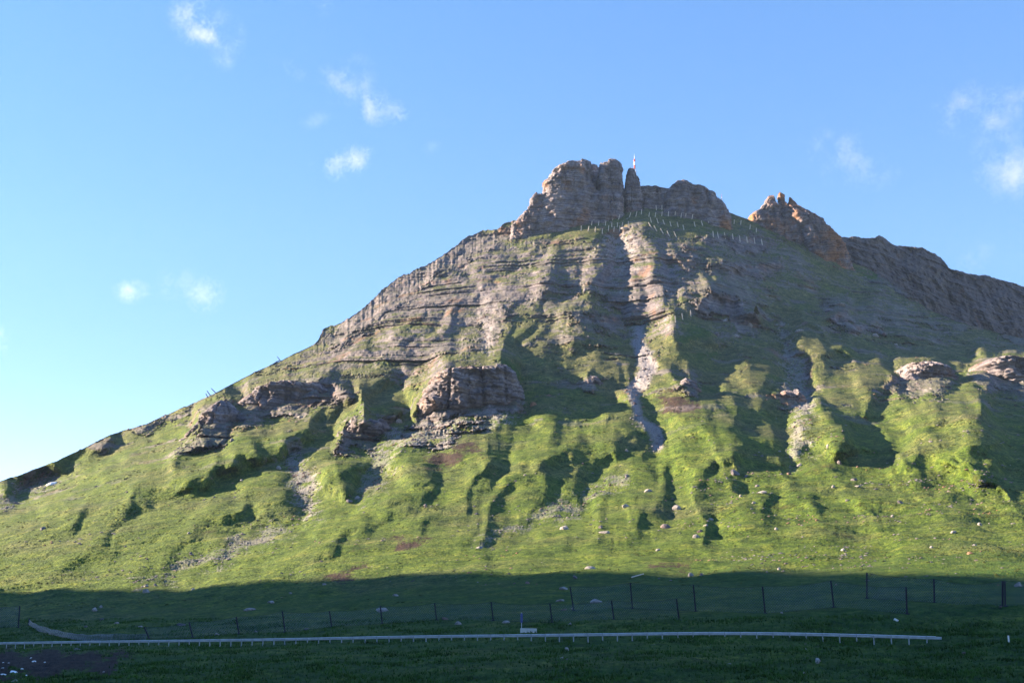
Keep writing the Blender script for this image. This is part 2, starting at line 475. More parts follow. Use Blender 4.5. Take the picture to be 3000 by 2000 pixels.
# relief is given square to the slope; turn it into distance along the camera ray
az0 = ray(Xc0, Vc0)[1]
dZ = np.gradient(Yc * az0, axis=0); dY = np.gradient(Yc, axis=0)
sl = np.arctan2(dZ, np.maximum(dY, 1e-6))
el = np.arctan(az0)
gain = np.clip(np.sin(sl) - np.tan(el) * np.cos(sl), .17, .5)
D *= (1 + .2 * samp(T_SOFT, Xc / 420, Vc / 420)) * .58 / gain
for _ in range(1):
    Dp = np.pad(D, 1, 'edge')
    D = (Dp[:-2, 1:-1] + Dp[2:, 1:-1] + Dp[1:-1, :-2] + Dp[1:-1, 2:] + 2 * D) / 6
for lip, foot, k, reach in CLIFFS:
    x0, x1 = lip[0][0], lip[-1][0]
    m = (Xc > x0 - 40) & (Xc < x1 + 40)
    vl = np.interp(Xc, [p[0] for p in lip], [p[1] for p in lip])
    vf = np.interp(Xc, [p[0] for p in foot], [p[1] for p in foot])
    Yf = base_distance(Xc0, vf)
    Yl = base_distance(Xc0, vl)
    side = sstep(x0 - 14, x0 + 6, Xc) * (1 - sstep(x1 - 6, x1 + 14, Xc))
    inside = np.clip((vf - Vc) / np.maximum(vf - vl, 2), 0, 1)
    up = 1 - sstep(0, 1, (vl - Vc) / (1.5 * reach))
    D -= np.where(m, (Yl - Yf) * k * .8 * inside * up * side, 0)
Yc = Yc + D


def masks(polys):
    best = np.full(Xc.shape, -200.0)
    for p in polys:
        best = np.maximum(best, poly_field(Xc, Vc, p))
    return upsample(best, SR, NR, NC)


Y = upsample(Yc, SR, NR, NC)
ax, az = ray(X, V)
Z = az * Y
PX = ax * Y
q = Y * .75 + Z * 1.25                                             # runs up the slope
jit = 5 * samp(T_ROUGH, PX / 60, q / 60) + 4 * samp(T_FINE, PX / 40, q / 40)
strata = sstep(-8, 10, masks(STRATA) + 3 * jit)
strata2 = .7 * sstep(-6, 12, masks(STRATA_BROKEN) + 3 * jit + 20 * samp(T_MED, PX / 110, q / 80) - 14)
strata = np.maximum(strata, strata2)
scat = sstep(1.15, 1.7, samp(T_MED, PX / 150 + .15, q / 110) + .4 * samp(T_ROUGH, PX / 40, q / 40)) * sstep(540, 660, Y) * .8
rock_d = masks(ROCKS)
rock = sstep(-3, 3, rock_d + jit)
scree_d = masks(SCREE)
scree = np.zeros_like(Y)
for k_, (poly_, wgt_) in enumerate(zip(SCREE, (1, .75, .45, .6, .55, .5, .6, .7, .8, .45))):
    scree = np.maximum(scree, wgt_ * sstep(-5, 7, upsample(poly_field(Xc, Vc, poly_), SR, NR, NC) + jit * (.35 if k_ == 0 else 2.0)))
soil = sstep(-4, 8, masks(SOIL) + jit)
fresh = sstep(-6, 8, masks(FRESH) + jit * .6)

bz = Z + 0.035 * PX + 2.0 * samp(T_SOFT, PX / 700, Y / 700)
rk = np.maximum(np.maximum(rock, strata * .85), scat * .6)
prot = bed(bz) - .5
prot = prot * np.clip(1.0 + .4 * samp(T_MED, PX / 260 + .6, bz / 70), .4, 1.6)
blk = blocks(PX + .4 * Y, bz, 4.5, 3.0, 3) - .5
blk2 = blocks(PX + .4 * Y, bz, 1.9, 1.3, 5) - .5
high = sstep(170, 300, Z)
Y = Y - rk * (13 * prot * (1 - .45 * rock) + 1.0 * blk + .5 * blk2)
# faint ledges carry on under the turf of the upper mountain
Y = Y - (1 - rk) * high * 1.6 * prot
# rocky areas stand a little proud and are buttressed
Y = Y - rock * (1.5 * np.abs(samp(T_MED, PX / 140, q / 420)) * 1.6 + 1.0)
P = np.stack([ax * Y, Y, az * Y], -1)


def normals(P):
    du = np.gradient(P, axis=1); dv = np.gradient(P, axis=0)
    n = np.cross(du, dv)
    n /= np.linalg.norm(n, axis=2, keepdims=True) + 1e-9
    return n


N = normals(P)
N = np.where(N[..., 1:2] * 0 + (N * (-P)).sum(-1, keepdims=True) < 0, -N, N)
# turf relief: hummocks, terracettes and tussocks; stones on the scree
dist = Y
g = 1 - rk
rowgap = np.abs(np.gradient(Y, axis=0)) + 1e-3
even = np.clip(.7 / rowgap, .1, 1) ** 1.7
hum = samp(T_MED, PX / 95, q / 95) * even + samp(T_SOFT, PX / 80, q / 80) * (1 - even) * .8
hum2 = samp(T_ROUGH, PX / 46 + .3, q / 30)
tus = samp(T_FINE, PX / 22, q / 16)
lowslope = sstep(200, 300, dist) * (1 - sstep(430, 620, dist))
amp = .34 + .3 * lowslope * sstep(1350, 1750, X) + .15 * lowslope
d = g * (hum * amp * .9 + hum2 * .10 * even * (1 + lowslope * .6)) * (0.8 + .2 * sstep(120, 260, dist)) + g * even * tus * (.07 + .04 * sstep(250, 400, dist)) + g * .5 * (np.interp(bz * 1.25 + 1.2 * hum, BZ, BED_SMALL) - .5) * sstep(430, 600, dist)
d += scree * (samp(T_FINE, PX / 9, q / 9) * .22)
d += rk * (samp(T_ROUGH, PX / 40, bz / 30) * .28 + samp(T_FINE, PX / 14, bz / 14) * .08)
fade = np.ones_like(d); fade[-3:] *= .4
P = P + N * (d * fade)[..., None]
N = normals(P)
N = np.where((N * (-P)).sum(-1, keepdims=True) < 0, -N, N)
nz = N[..., 2]
# turf takes hold on every ledge, rock shows on the faces
steep = 1 - sstep(.70, .88, nz + .06 * samp(T_ROUGH, PX / 50, q / 50))
rockv = np.clip(np.maximum(rock * (1 - .45 * sstep(.66, .85, nz)), strata * steep), 0, 1)
rockv = np.maximum(rockv, strata * .8 * sstep(.48, .62, prot + .5 + .08 * samp(T_MED, PX / 200, bz / 60) + .10 * samp(T_ROUGH, PX / 70, q / 70)))
rockv = np.maximum(rockv, scat * (1 - .4 * sstep(.7, .9, nz)))
rockv = np.maximum(rockv, .9 * high * (1 - sstep(.30, .48, nz)))
lushm = 1 - sstep(230, 330, dist)
fresh = np.maximum(fresh, lushm * np.clip(.62 + .28 * samp(T_MED, PX / 150, Y / 40), 0, 1))
dry = np.clip(sstep(35, 180, P[..., 2]) + .22 * samp(T_MED, PX / 160, q / 160), 0, 1)

# far side, falling away behind the skyline
BR = 14
back = np.empty((BR, NC, 3))
last = P[-1]
for k in range(BR):
    e = (k + 1) ** 1.5
    back[k, :, 0] = last[:, 0] * (1 + .004 * e)
    back[k, :, 1] = last[:, 1] + 2.5 * e
    back[k, :, 2] = last[:, 2] - .35 * e - .018 * e * e
PA = np.concatenate([P, back])


def ext(a, val=None):
    return np.concatenate([a, np.repeat(a[-1:], BR, 0)])


ATT = {'rock': ext(rockv), 'scree': ext(scree), 'soil': ext(soil), 'dry': ext(dry), 'fresh': ext(fresh), 'bedz': ext(bz)}
NRA = NR + BR


# ------------------------------------------------------------------ materials
def nodemat(name):
    m = bpy.data.materials.new(name)
    m.use_nodes = True
    nt = m.node_tree
    b = nt.nodes['Principled BSDF']
    b.inputs['Specular IOR Level'].default_value = .15
    b.inputs['Roughness'].default_value = .9
    return m, nt, b


def nz_(nt, scale, detail=4, rough=.6, vec=None, dist=0):
    n = nt.nodes.new('ShaderNodeTexNoise')
    n.inputs['Scale'].default_value = scale
    n.inputs['Detail'].default_value = detail
    n.inputs['Roughness'].default_value = rough
    n.inputs['Distortion'].default_value = dist
    if vec: nt.links.new(vec, n.inputs['Vector'])
    return n.outputs['Fac']


def ramp(nt, fac, stops):
    r = nt.nodes.new('ShaderNodeValToRGB')
    e = r.color_ramp.elements
    while len(e) < len(stops): e.new(.5)
    for k, (p, c) in enumerate(stops):
        e[k].position = p
        e[k].color = (*c, 1) if len(c) == 3 else c
    nt.links.new(fac, r.inputs[0])
    return r.outputs[0]


def mix(nt, f, a, b, mode='MIX'):
    n = nt.nodes.new('ShaderNodeMix')
    n.data_type = 'RGBA'; n.blend_type = mode
    for s, val in ((0, f), (6, a), (7, b)):
        if hasattr(val, 'links'): nt.links.new(val, n.inputs[s])
        else: n.inputs[s].default_value = val if s == 0 else (*val, 1)
    return n.outputs[2]


def mth(nt, op, a, b=0.0, c=None):
    n = nt.nodes.new('ShaderNodeMath'); n.operation = op
    for s, val in ((0, a), (1, b), (2, c)):
        if val is None: continue
        if hasattr(val, 'links'): nt.links.new(val, n.inputs[s])
        else: n.inputs[s].default_value = val
    return n.outputs[0]


def attr(nt, name):
    n = nt.nodes.new('ShaderNodeAttribute'); n.attribute_name = name
    return n.outputs['Fac']


def pos(nt, scale=(1, 1, 1)):
    n = nt.nodes.new('ShaderNodeNewGeometry')
    m = nt.nodes.new('ShaderNodeMapping'); m.inputs['Scale'].default_value = scale
    nt.links.new(n.outputs['Position'], m.inputs['Vector'])
    return m.outputs[0]


def bump(nt, b, h, dist, strength=1.0):
    n = nt.nodes.new('ShaderNodeBump')
    n.inputs['Distance'].default_value = dist
    n.inputs['Strength'].default_value = strength
    nt.links.new(h, n.inputs['Height'])
    nt.links.new(n.outputs[0], b.inputs['Normal'])


def rock_colour(nt, bedz=None, lo=.5, gain=1.0):
    p = pos(nt)
    base = ramp(nt, nz_(nt, .09, 6, .65, p), [(.3, (.075, .070, .086)), (.5, (.148, .134, .150)), (.7, (.25, .222, .228))])
    warm = mix(nt, ramp(nt, nz_(nt, .035, 4, .6, p), [(lo, (0, 0, 0)), (lo + .18, (1, 1, 1))]), base, (.24, .125, .070))
    fine = ramp(nt, nz_(nt, .8, 5, .7, p), [(.3, (.6 * gain,) * 3), (.7, (1.25 * gain,) * 3)])
    c = mix(nt, 1.0, warm, fine, 'MULTIPLY')
    if bedz is not None:
        w = nt.nodes.new('ShaderNodeTexNoise'); w.noise_dimensions = '1D'
        w.inputs['Scale'].default_value = .55; w.inputs['Detail'].default_value = 5
        nt.links.new(bedz, w.inputs['W'])
        band = ramp(nt, w.outputs['Fac'], [(.36, (.55, .50, .50)), (.5, (1, 1, 1)), (.66, (1.3, 1.25, 1.2))])
        c = mix(nt, .75, c, band, 'MULTIPLY')
    return c


def make_ground():
    m, nt, b = nodemat('mountain_ground')
    p = pos(nt)
    big = nz_(nt, .012, 5, .6, p)
    med = nz_(nt, .11, 5, .65, p)
    fine = nz_(nt, 1.1, 4, .7, p)
    lush = ramp(nt, med, [(.3, (.032, .063, .011)), (.5, (.066, .106, .016)), (.72, (.116, .144, .028))])
    dryc = ramp(nt, med, [(.3, (.052, .060, .030)), (.5, (.088, .094, .046)), (.7, (.140, .134, .070))])
    dryness = mth(nt, 'ADD', attr(nt, 'dry'), mth(nt, 'MULTIPLY', mth(nt, 'SUBTRACT', big, .5), 1.4))
    n = nt.nodes.new('ShaderNodeClamp'); nt.links.new(dryness, n.inputs[0]); dryness = n.outputs[0]
    grass = mix(nt, mth(nt, 'MULTIPLY', dryness, .85), lush, dryc)
    grass = mix(nt, 1.0, grass, ramp(nt, fine, [(.38, (.50, .56, .52)), (.5, (1, 1, 1)), (.62, (1.55, 1.42, 1.35))]), 'MULTIPLY')
    mot = nz_(nt, .33, 8, .8, p, .3)
    grass = mix(nt, 1.0, grass, ramp(nt, mot, [(.40, (.48, .55, .60)), (.5, (1, 1, 1)), (.60, (1.5, 1.36, 1.2))]), 'MULTIPLY')
    # worn, heathery patches
    heath = ramp(nt, nz_(nt, .045, 7, .72, p, .4), [(.60, (0, 0, 0)), (.70, (1, 1, 1))])
    grass = mix(nt, mth(nt, 'MULTIPLY', heath, .55), grass, (.070, .042, .022))
    freshc = ramp(nt, nz_(nt, .42, 6, .72, p), [(.32, (.008, .024, .005)), (.5, (.030, .076, .013)), (.68, (.095, .140, .028))])
    grass = mix(nt, mth(nt, 'MULTIPLY', attr(nt, 'fresh'), .9), grass, freshc)
    soilc = ramp(nt, nz_(nt, .5, 5, .7, p), [(.3, (.018, .012, .011)), (.6, (.055, .036, .028)), (.8, (.10, .065, .05))])
    c = mix(nt, attr(nt, 'soil'), grass, soilc)
    rockc = rock_colour(nt, attr(nt, 'bedz'), .56)
    c = mix(nt, attr(nt, 'rock'), c, rockc)
    screec = ramp(nt, nz_(nt, .9, 6, .75, p), [(.3, (.13, .122, .13)), (.5, (.23, .215, .225)), (.72, (.36, .34, .345))])
    c = mix(nt, attr(nt, 'scree'), c, screec)
    # scattered single stones too small to build
    vor = nt.nodes.new('ShaderNodeTexVoronoi'); vor.inputs['Scale'].default_value = .22
    nt.links.new(p, vor.inputs['Vector'])
    st = ramp(nt, vor.outputs['Distance'], [(.055, (1, 1, 1)), (.085, (0, 0, 0))])
    st = mth(nt, 'MULTIPLY', st, ramp(nt, nz_(nt, .02, 4, .6, p), [(.52, (0, 0, 0)), (.62, (1, 1, 1))]))
    c = mix(nt, st, c, (.27, .24, .22))
    nt.links.new(c, b.inputs['Base Color'])
    bump(nt, b, nz_(nt, .75, 7, .78, p), .75, .75)
    return m


def make_rock(name='crag_rock', bedded=True, lo=.54, gain=1.0):
    m, nt, b = nodemat(name)
    c = rock_colour(nt, attr(nt, 'bedz') if bedded else None, lo, gain)
    nt.links.new(c, b.inputs['Base Color'])
    bump(nt, b, nz_(nt, .6, 7, .75, pos(nt)), .8, .8)
    return m


def plain(name, col, rough=.6, metal=0.0, var=.25, scale=3.0):
    m, nt, b = nodemat(name)
    c = ramp(nt, nz_(nt, scale, 4, .6, pos(nt)), [(.3, tuple(x * (1 - var) for x in col)), (.7, tuple(min(1, x * (1 + var)) for x in col))])
    nt.links.new(c, b.inputs['Base Color'])
    b.inputs['Roughness'].default_value = rough
    b.inputs['Metallic'].default_value = metal
    return m


M_GROUND = make_ground()
M_CRAG = make_rock('crag_rock', True, .55, 1.3)
M_ORANGE = make_rock('ferruginous_rock', True, .42, 1.3)
M_SHADE_ROCK = make_rock('shade_darkened_rock', True, .62, .55)  # rock colour darkened to paint in the rear ridge's shade

# ------------------------------------------------------------------ cut the terrain surface into the pieces of the setting
gidx = np.arange(NRA * NC).reshape(NRA, NC)
quads = np.stack([gidx[:-1, :-1], gidx[:-1, 1:], gidx[1:, 1:], gidx[1:, :-1]], -1)
qv = np.concatenate([V, np.repeat(V[-1:], BR, 0)])[:-1, :-1]
qx = np.concatenate([X, np.repeat(X[-1:], BR, 0)])[:-1, :-1]
region = np.zeros(qv.shape, np.int32)
meadow_edge = np.interp(qx, [-900, 0, 400, 700, 1000, 1500, 1800, 2000, 2352, 3260], [1380, 1362, 1366, 1358, 1335, 1302, 1312, 1312, 1330, 1340])
region[qv > meadow_edge] = 1


def poly_region(p, val, grow=0.0):
    f = upsample(poly_field(Xc, Vc, p), SR, NR, NC)
    f = np.concatenate([f, np.full((BR, NC), -99.)])[:-1, :-1]
    region[f > -grow] = val


PIECES = []
OUTCROPS = [
    (7, 'broken sunlit rock spur above the small lone shrub'),
]
for k, lab in OUTCROPS:
    poly_region(ROCKS[k], 10 + k, 2)
SCREES = [(0, 'scree_chute', 'grey scree chute winding down the middle of the mountain'),
          (1, 'scree_chute', 'dark stony stream bed in the deep gully at lower left'),
          (3, 'scree_chute', 'reddish stony chute in the narrow right hand gully')]
for k, nm, lab in SCREES:
    poly_region(SCREE[k], 40 + k, 2)


def piece(val, name, label=None, cat=None, kind=None):
    qq = quads[region == val]
    if len(qq) == 0: return None
    used, inv = np.unique(qq.ravel(), return_inverse=True)
    me = mesh_np(name, PA.reshape(-1, 3)[used], inv.reshape(-1, 4), True, {k: a.ravel()[used] for k, a in ATT.items()})
    o = link(name, me, M_GROUND)
    return tag(o, label, cat, None, kind)


piece(0, 'mountain_slope', 'green and rocky mountain slope rising to the summit crags', 'mountain', 'structure')
piece(1, 'meadow', 'shaded green meadow along the foot of the mountain', 'meadow', 'structure')
for k, lab in OUTCROPS: piece(10 + k, 'rock_outcrop', lab, 'outcrop')
for k, nm, lab in SCREES: piece(40 + k, nm, lab, 'scree')


def ground(x, v):
    """point of the built surface at image column x, row v"""
    j = np.interp(x, xs, np.arange(NC)); j0 = int(min(j, NC - 2)); fj = j - j0
    out = 0
    for jj, w in ((j0, 1 - fj), (j0 + 1, fj)):
        i = np.interp(-v, -V[:, jj], np.arange(NR)); i0 = int(min(i, NR - 2)); fi = i - i0
        out = out + w * (P[i0, jj] * (1 - fi) + P[i0 + 1, jj] * fi)
    return Vector([float(c) for c in out])


# ------------------------------------------------------------------ dark ridge behind, running away to the right
def rear_ridge():
    rx = np.concatenate([np.linspace(1740, 2400, 420, endpoint=False), np.linspace(2400, 3200, 60)])
    sky_r = [(1740, 545), (1800, 500), (1850, 497), (1880, 516), (1930, 541), (1980, 548), (2010, 547), (2018, 541), (2028, 546), (2050, 560), (2120, 571), (2160, 591), (2178, 613), (2230, 626),
             (2290, 641), (2345, 656), (2420, 672), (2600, 740), (3200, 960)]
    st = np.interp(rx, [p[0] for p in sky_r], [p[1] for p in sky_r]) + 1.6 * samp(T_ROUGH, rx / 300, rx * 0)
    sb = np.interp(rx, [p[0] for p in SKY_FRONT], [p[1] for p in SKY_FRONT]) + 45
    t = np.linspace(0, 1, 150)[:, None]
    Vr = sb[None] + (st - sb)[None] * t
    Xr = np.tile(rx, (150, 1))
    run = np.interp(rx, [1740, 1900, 2352, 3200], [1090, 1180, 1420, 1800])
    Yr = run[None] + t * 75 + np.interp(Xr, [1740, 2352], [0, 20])
    a_, b_ = ray(Xr, Vr)
    Zr = b_ * Yr; px = a_ * Yr
    bzr = Zr + .06 * px
    Yr = Yr - 10 * (bed(bzr + 3 * samp(T_SOFT, px / 300, Zr / 300)) - .5) * np.clip(1 + .5 * samp(T_MED, px / 300, Zr / 120), .2, 2) + 4 * samp(T_MED, px / 160, Zr / 160) - .8 * (blocks(px + Yr + 3 * samp(T_ROUGH, px / 90, Zr / 90), bzr, 9, 4, 9) - .5) + 7 * np.abs(samp(T_MED, px / 420, Zr / 500)) + 1.6 * samp(T_ROUGH, px / 50, Zr / 50)
    Pr = np.stack([a_ * Yr, Yr, b_ * Yr], -1)
    bk = np.repeat(Pr[-1:], 10, 0)
    e = (np.arange(1, 11) ** 1.5)[:, None]
    bk[..., 1] += 5 * e; bk[..., 2] -= 2.2 * e
    PP = np.concatenate([Pr, bk])
    nr, nc = PP.shape[:2]
    gi = np.arange(nr * nc).reshape(nr, nc)
    qd = np.stack([gi[:-1, :-1], gi[:-1, 1:], gi[1:, 1:], gi[1:, :-1]], -1).reshape(-1, 4)
    zz = np.concatenate([bzr, np.repeat(bzr[-1:], 10, 0)]).ravel()
    me = mesh_np('rear_ridge', PP.reshape(-1, 3), qd, True, {'bedz': zz})
    tag(link('rear_ridge', me, M_SHADE_ROCK), 'dark shaded rock ridge falling away behind the right shoulder', 'ridge', None, 'structure')


rear_ridge()


# ------------------------------------------------------------------ summit crags: stacked bedded slices
def crag(name, label, prof, Y0, deep, cracks=(), nth=176, expo=4.2, amp=1.0, lean=0.0, seed=1):
    """prof: rows (v, x_left, x_right) from the top down; closed body round a vertical axis"""
    v9, l9, r9 = prof[-1]
    prof = prof + [(v9 + 60, l9 - 14, r9 + 14)]
    vs = [p[0] for p in prof]
    nrow = max(24, int((vs[-1] - vs[0]) / 1.45))
    v = np.linspace(vs[0], vs[-1], nrow)
    xl = np.interp(v, vs, [p[1] for p in prof]); xr = np.interp(v, vs, [p[2] for p in prof])
    th = np.linspace(0, 2 * math.pi, nth, endpoint=False)
    ct, s_ = np.cos(th), np.sin(th)
    k = (np.abs(ct) ** expo + np.abs(s_) ** expo) ** (-1 / expo)
    Y0 = Y0 + 12
    mpp = Y0 * ray(1177.0, (vs[0] + vs[-2]) / 2)[0]
    A0, B0 = ray(np.full(nrow, 1176.0), v)
    z = B0 * Y0
    cx = ((xl + xr) / 2 - 1176) * mpp; hw = np.maximum((xr - xl) / 2 * mpp, .3)
    dd = np.minimum(deep, hw * 1.6 + 2)
    xx = cx[:, None] + hw[:, None] * (ct * k)[None]
    yy = Y0 + lean * (z - z[-1])[:, None] + dd[:, None] * (s_ * k)[None]
    zz = np.repeat(z[:, None], nth, 1)
    bzz = zz + .035 * xx + 1.2 * samp(T_SOFT, xx / 300, yy / 300)
    # outward offset: beds, joint blocks, weathering
    off = (4.2 * (bed(bzz * 1.15 + seed * 13) - .6) + 1.9 * (blocks(xx + yy, bzz, 4.6, 3.4, seed) - .6)
           + .5 * (blocks(xx + yy, bzz, 1.7, 1.2, seed + 4) - .5) + .8 * samp(T_ROUGH, (xx + .3 * yy) / 40 + seed * .2, zz / 40) + .3 * samp(T_FINE, (xx + yy) / 15, zz / 15)) * amp
    off += 1.7 * amp * (blocks(xx + .6 * yy + 1.5 * samp(T_ROUGH, zz / 60, zz / 60), zz * 0, 8.5, 9, seed + 2) - .6) + 2.4 * amp * (blocks(xx + .6 * yy, bzz, 11, 13, seed + 6) - .5)
    off -= 1.6 * amp * (np.abs(samp(T_MED, (xx + .5 * yy) / 70 + seed * .37, zz / 400)) < .14)
    off = np.minimum(off, hw[:, None] * .35)
    tx = np.sign(ct) * np.abs(ct) ** (expo - 1); ty = np.sign(s_) * np.abs(s_) ** (expo - 1)
    nn = np.hypot(tx, ty) + 1e-6
    xx = xx + off * (tx / nn)[None] * .55
    yy = yy + off * (ty / nn)[None]
    for pts, w, dp in cracks:
        cv = np.interp(v, [p[0] for p in pts], [p[1] for p in pts])
        on = (v >= pts[0][0]) & (v <= pts[-1][0])
        cxm = (cv - 1176) * mpp
        gz = np.exp(-((xx - cxm[:, None]) / (w * mpp)) ** 2) * on[:, None]
        front = (s_ < .2)[None]
        yy = yy + gz * front * dp
    zz = zz + (blocks(xx, zz * 0, 6.5, 9, seed) - .5) * 3.4 * (1 - sstep(z[0] - 16, z[0] - 2, zz) * -1 - 1) * 1.0
    Pg = np.stack([xx, yy, zz], -1)
    # top cap: two shrinking rings
    top = Pg[0]; c = top.mean(0)
    caps = [c + (top - c) * f + np.array([0, 0, h]) for f, h in ((.45, .7), (.02, 1.0))]
    Pg = np.concatenate([np.array(caps[::-1]), Pg])
    bb = np.concatenate([np.repeat(bzz[:1], 2, 0), bzz])
    n0 = len(Pg)
    gi = np.arange(n0 * nth).reshape(n0, nth)
    g2 = np.roll(gi, -1, 1)
    qd = np.stack([gi[:-1], gi[1:], g2[1:], g2[:-1]], -1).reshape(-1, 4)
    me = mesh_np(name, Pg.reshape(-1, 3), qd, True, {'bedz': bb.ravel()})
    return tag(link(name, me, M_ORANGE if name == 'rock_pinnacle' else M_CRAG), label, 'rock')


crag('summit_crag', 'broad lit rock buttress at the left of the summit with overhanging brow',
     [(384, 1316, 1350), (388, 1300, 1354), (394, 1284, 1356), (404, 1272, 1357), (414, 1262, 1357), (426, 1252, 1358), (434, 1247, 1359), (441, 1247, 1361), (450, 1250, 1364),
      (462, 1246, 1380), (475, 1240, 1390), (490, 1236, 1390), (510, 1228, 1392), (530, 1220, 1394)], 1022, 30, [([(395, 1345), (440, 1343)], 2.0, 3)], seed=1)
crag('summit_crag', 'highest rock block of the summit between two dark vertical clefts',
     [(376, 1388, 1410), (379, 1381, 1418), (386, 1378, 1424), (394, 1376, 1427), (404, 1375, 1428), (420, 1374, 1428), (445, 1373, 1428), (462, 1366, 1429), (480, 1362, 1430), (500, 1362, 1430), (520, 1355, 1434)], 1016, 24,
     [([(470, 1398), (500, 1396)], 1.2, 2)], seed=2)
crag('summit_crag', 'dark rear wall of rock seen inside the clefts of the summit',
     [(390, 1330, 1405), (396, 1310, 1424), (410, 1300, 1430), (440, 1296, 1438), (470, 1290, 1460), (500, 1285, 1470)], 1048, 14, seed=12)
crag('summit_needle', 'narrow rock needle beside the mast on the summit',
     [(391, 1447, 1454), (395, 1443, 1460), (402, 1440, 1464), (415, 1438, 1467), (430, 1436, 1469), (450, 1434, 1471), (480, 1433, 1474), (510, 1430, 1480)], 1018, 16, [([(440, 1447), (500, 1444)], 1.5, 2.5)], nth=150, seed=3)
crag('summit_crag', 'small rounded rock knob left below the overhanging brow of the summit',
     [(449, 1234, 1250), (454, 1226, 1256), (462, 1220, 1258), (470, 1217, 1258), (480, 1214, 1258), (490, 1206, 1258), (505, 1190, 1260), (525, 1175, 1262)], 1012, 14, nth=140, seed=4)
crag('summit_crag', 'low dark rock wall linking the needle to the right hand summit block',
     [(431, 1470, 1484), (436, 1466, 1498), (441, 1462, 1520), (446, 1460, 1540), (455, 1458, 1560), (470, 1456, 1575), (490, 1452, 1580)], 1026, 14, [([(445, 1512), (470, 1514)], 2.0, 3), ([(455, 1478), (490, 1470)], 3, 4)], seed=5)
crag('summit_crag', 'flat topped rock block right of the summit saddle',
     [(426, 1552, 1584), (430, 1545, 1590), (438, 1538, 1596), (443, 1530, 1622), (450, 1528, 1634), (458, 1526, 1640), (468, 1524, 1652), (478, 1522, 1660), (492, 1515, 1668)], 1022, 20,
     [([(450, 1587), (480, 1585)], 1.5, 3), ([(452, 1617), (484, 1620)], 3.5, 6)], seed=6)
crag('rock_pinnacle', 'left head of the triple orange rock pinnacle on the right skyline',
     [(454, 1765, 1776), (459, 1760, 1780), (466, 1758, 1781), (474, 1751, 1784), (484, 1741, 1789), (494, 1726, 1793), (502, 1716, 1794), (515, 1714, 1796), (540, 1716, 1800)], 1064, 18, [([(490, 1768), (520, 1770)], 2, 3)], nth=150, seed=7)
crag('rock_pinnacle', 'tallest middle head of the triple orange rock pinnacle',
     [(445, 1789, 1799), (451, 1787, 1804), (458, 1787, 1804), (466, 1788, 1805), (480, 1787, 1812), (510, 1790, 1822), (545, 1792, 1840)], 1058, 14, [([(470, 1797), (520, 1800)], 1.4, 2)], nth=130, seed=8)
crag('rock_pinnacle', 'right head of the orange pinnacle running down a sunlit slanting rib',
     [(453, 1815, 1821), (459, 1812, 1825), (468, 1811, 1828), (478, 1808, 1836), (490, 1810, 1852), (505, 1814, 1872), (520, 1818, 1890), (540, 1826, 1908), (560, 1834, 1925), (580, 1840, 1935)], 1056, 22,
     [([(480, 1826), (575, 1880)], 2, 3)], nth=160, seed=9)

# outcrops standing out of the slopes
def outcrop(label, prof, foot, deep, seed, amp=.7, nth=150, cracks=()):
    f = ground(*foot); t = ground(foot[0], prof[0][0] + 4)
    crag('rock_outcrop', label, prof, f.y + .42 * max(t.y - f.y, 4) - 12 + deep * .86, deep, cracks, nth=nth, expo=3.0, amp=amp * 1.6, seed=seed)


outcrop('tall grey cliff face in the middle of the slope with vertical clefts',
        [(848, 1130, 1158), (853, 1085, 1172), (860, 1046, 1180), (872, 1012, 1188), (886, 992, 1194), (905, 980, 1198), (925, 968, 1198), (945, 958, 1188), (962, 950, 1120), (975, 946, 1060), (985, 944, 1020)], (1080, 968), 40, 21, .8, 220,
        [([(862, 1043), (975, 1036)], 2.2, 5), ([(858, 1108), (960, 1116)], 2.0, 5), ([(872, 1160), (950, 1163)], 1.6, 3)])
outcrop('pointed grey rock tooth left of and below the tall cliff face',
        [(947, 825, 831), (956, 818, 840), (966, 810, 868), (978, 802, 896), (992, 790, 902), (1006, 781, 884), (1020, 774, 862), (1034, 767, 842)], (815, 1028), 24, 22, .65, 130, [([(960, 842), (1030, 835)], 2, 4), ([(990, 806), (1034, 800)], 1.5, 3)])
outcrop('jagged grey outcrop at the left end of the rock band under the left skyline',
        [(921, 514, 521), (932, 502, 534), (944, 488, 546), (960, 472, 552), (978, 454, 546), (996, 442, 536), (1014, 428, 512), (1030, 418, 480), (1042, 414, 460)], (480, 1028), 26, 23, .7, 140, [([(935, 512), (1030, 500)], 2, 4)])
outcrop('long broken grey rock band under the left skyline above the first spur',
        [(882, 650, 664), (888, 628, 700), (897, 598, 760), (910, 574, 790), (926, 556, 786), (942, 550, 745), (956, 550, 690), (966, 552, 630)], (640, 958), 30, 24, .7, 200, [([(895, 622), (960, 612)], 2, 4), ([(890, 676), (950, 672)], 2, 4)])
outcrop('low warm coloured outcrop in the grass left of the rounded right edge crag',
        [(837, 2106, 2128), (845, 2082, 2152), (858, 2060, 2168), (874, 2044, 2180), (890, 2030, 2186), (904, 2022, 2180)], (2100, 897), 26, 25, .7, 150)
outcrop('rounded grey crag cut by the right edge of the picture',
        [(834, 2262, 2300), (841, 2244, 2390), (854, 2232, 2440), (872, 2240, 2456), (890, 2256, 2450), (906, 2272, 2420)], (2310, 905), 28, 26, .8, 170, [([(845, 2312), (905, 2318)], 2, 5), ([(850, 2348), (905, 2342)], 2, 4)])
outcrop('small rounded rock boss at the head of the right hand gully',
        [(893, 1802, 1814), (899, 1790, 1828), (910, 1782, 1840), (924, 1778, 1844), (934, 1776, 1846)], (1812, 932), 14, 27, .5, 100)
outcrop('small pale rock knob beside the middle of the scree chute',
        [(871, 1573, 1583), (878, 1563, 1595), (888, 1555, 1602), (897, 1550, 1606)], (1578, 897), 12, 28, .45, 90)
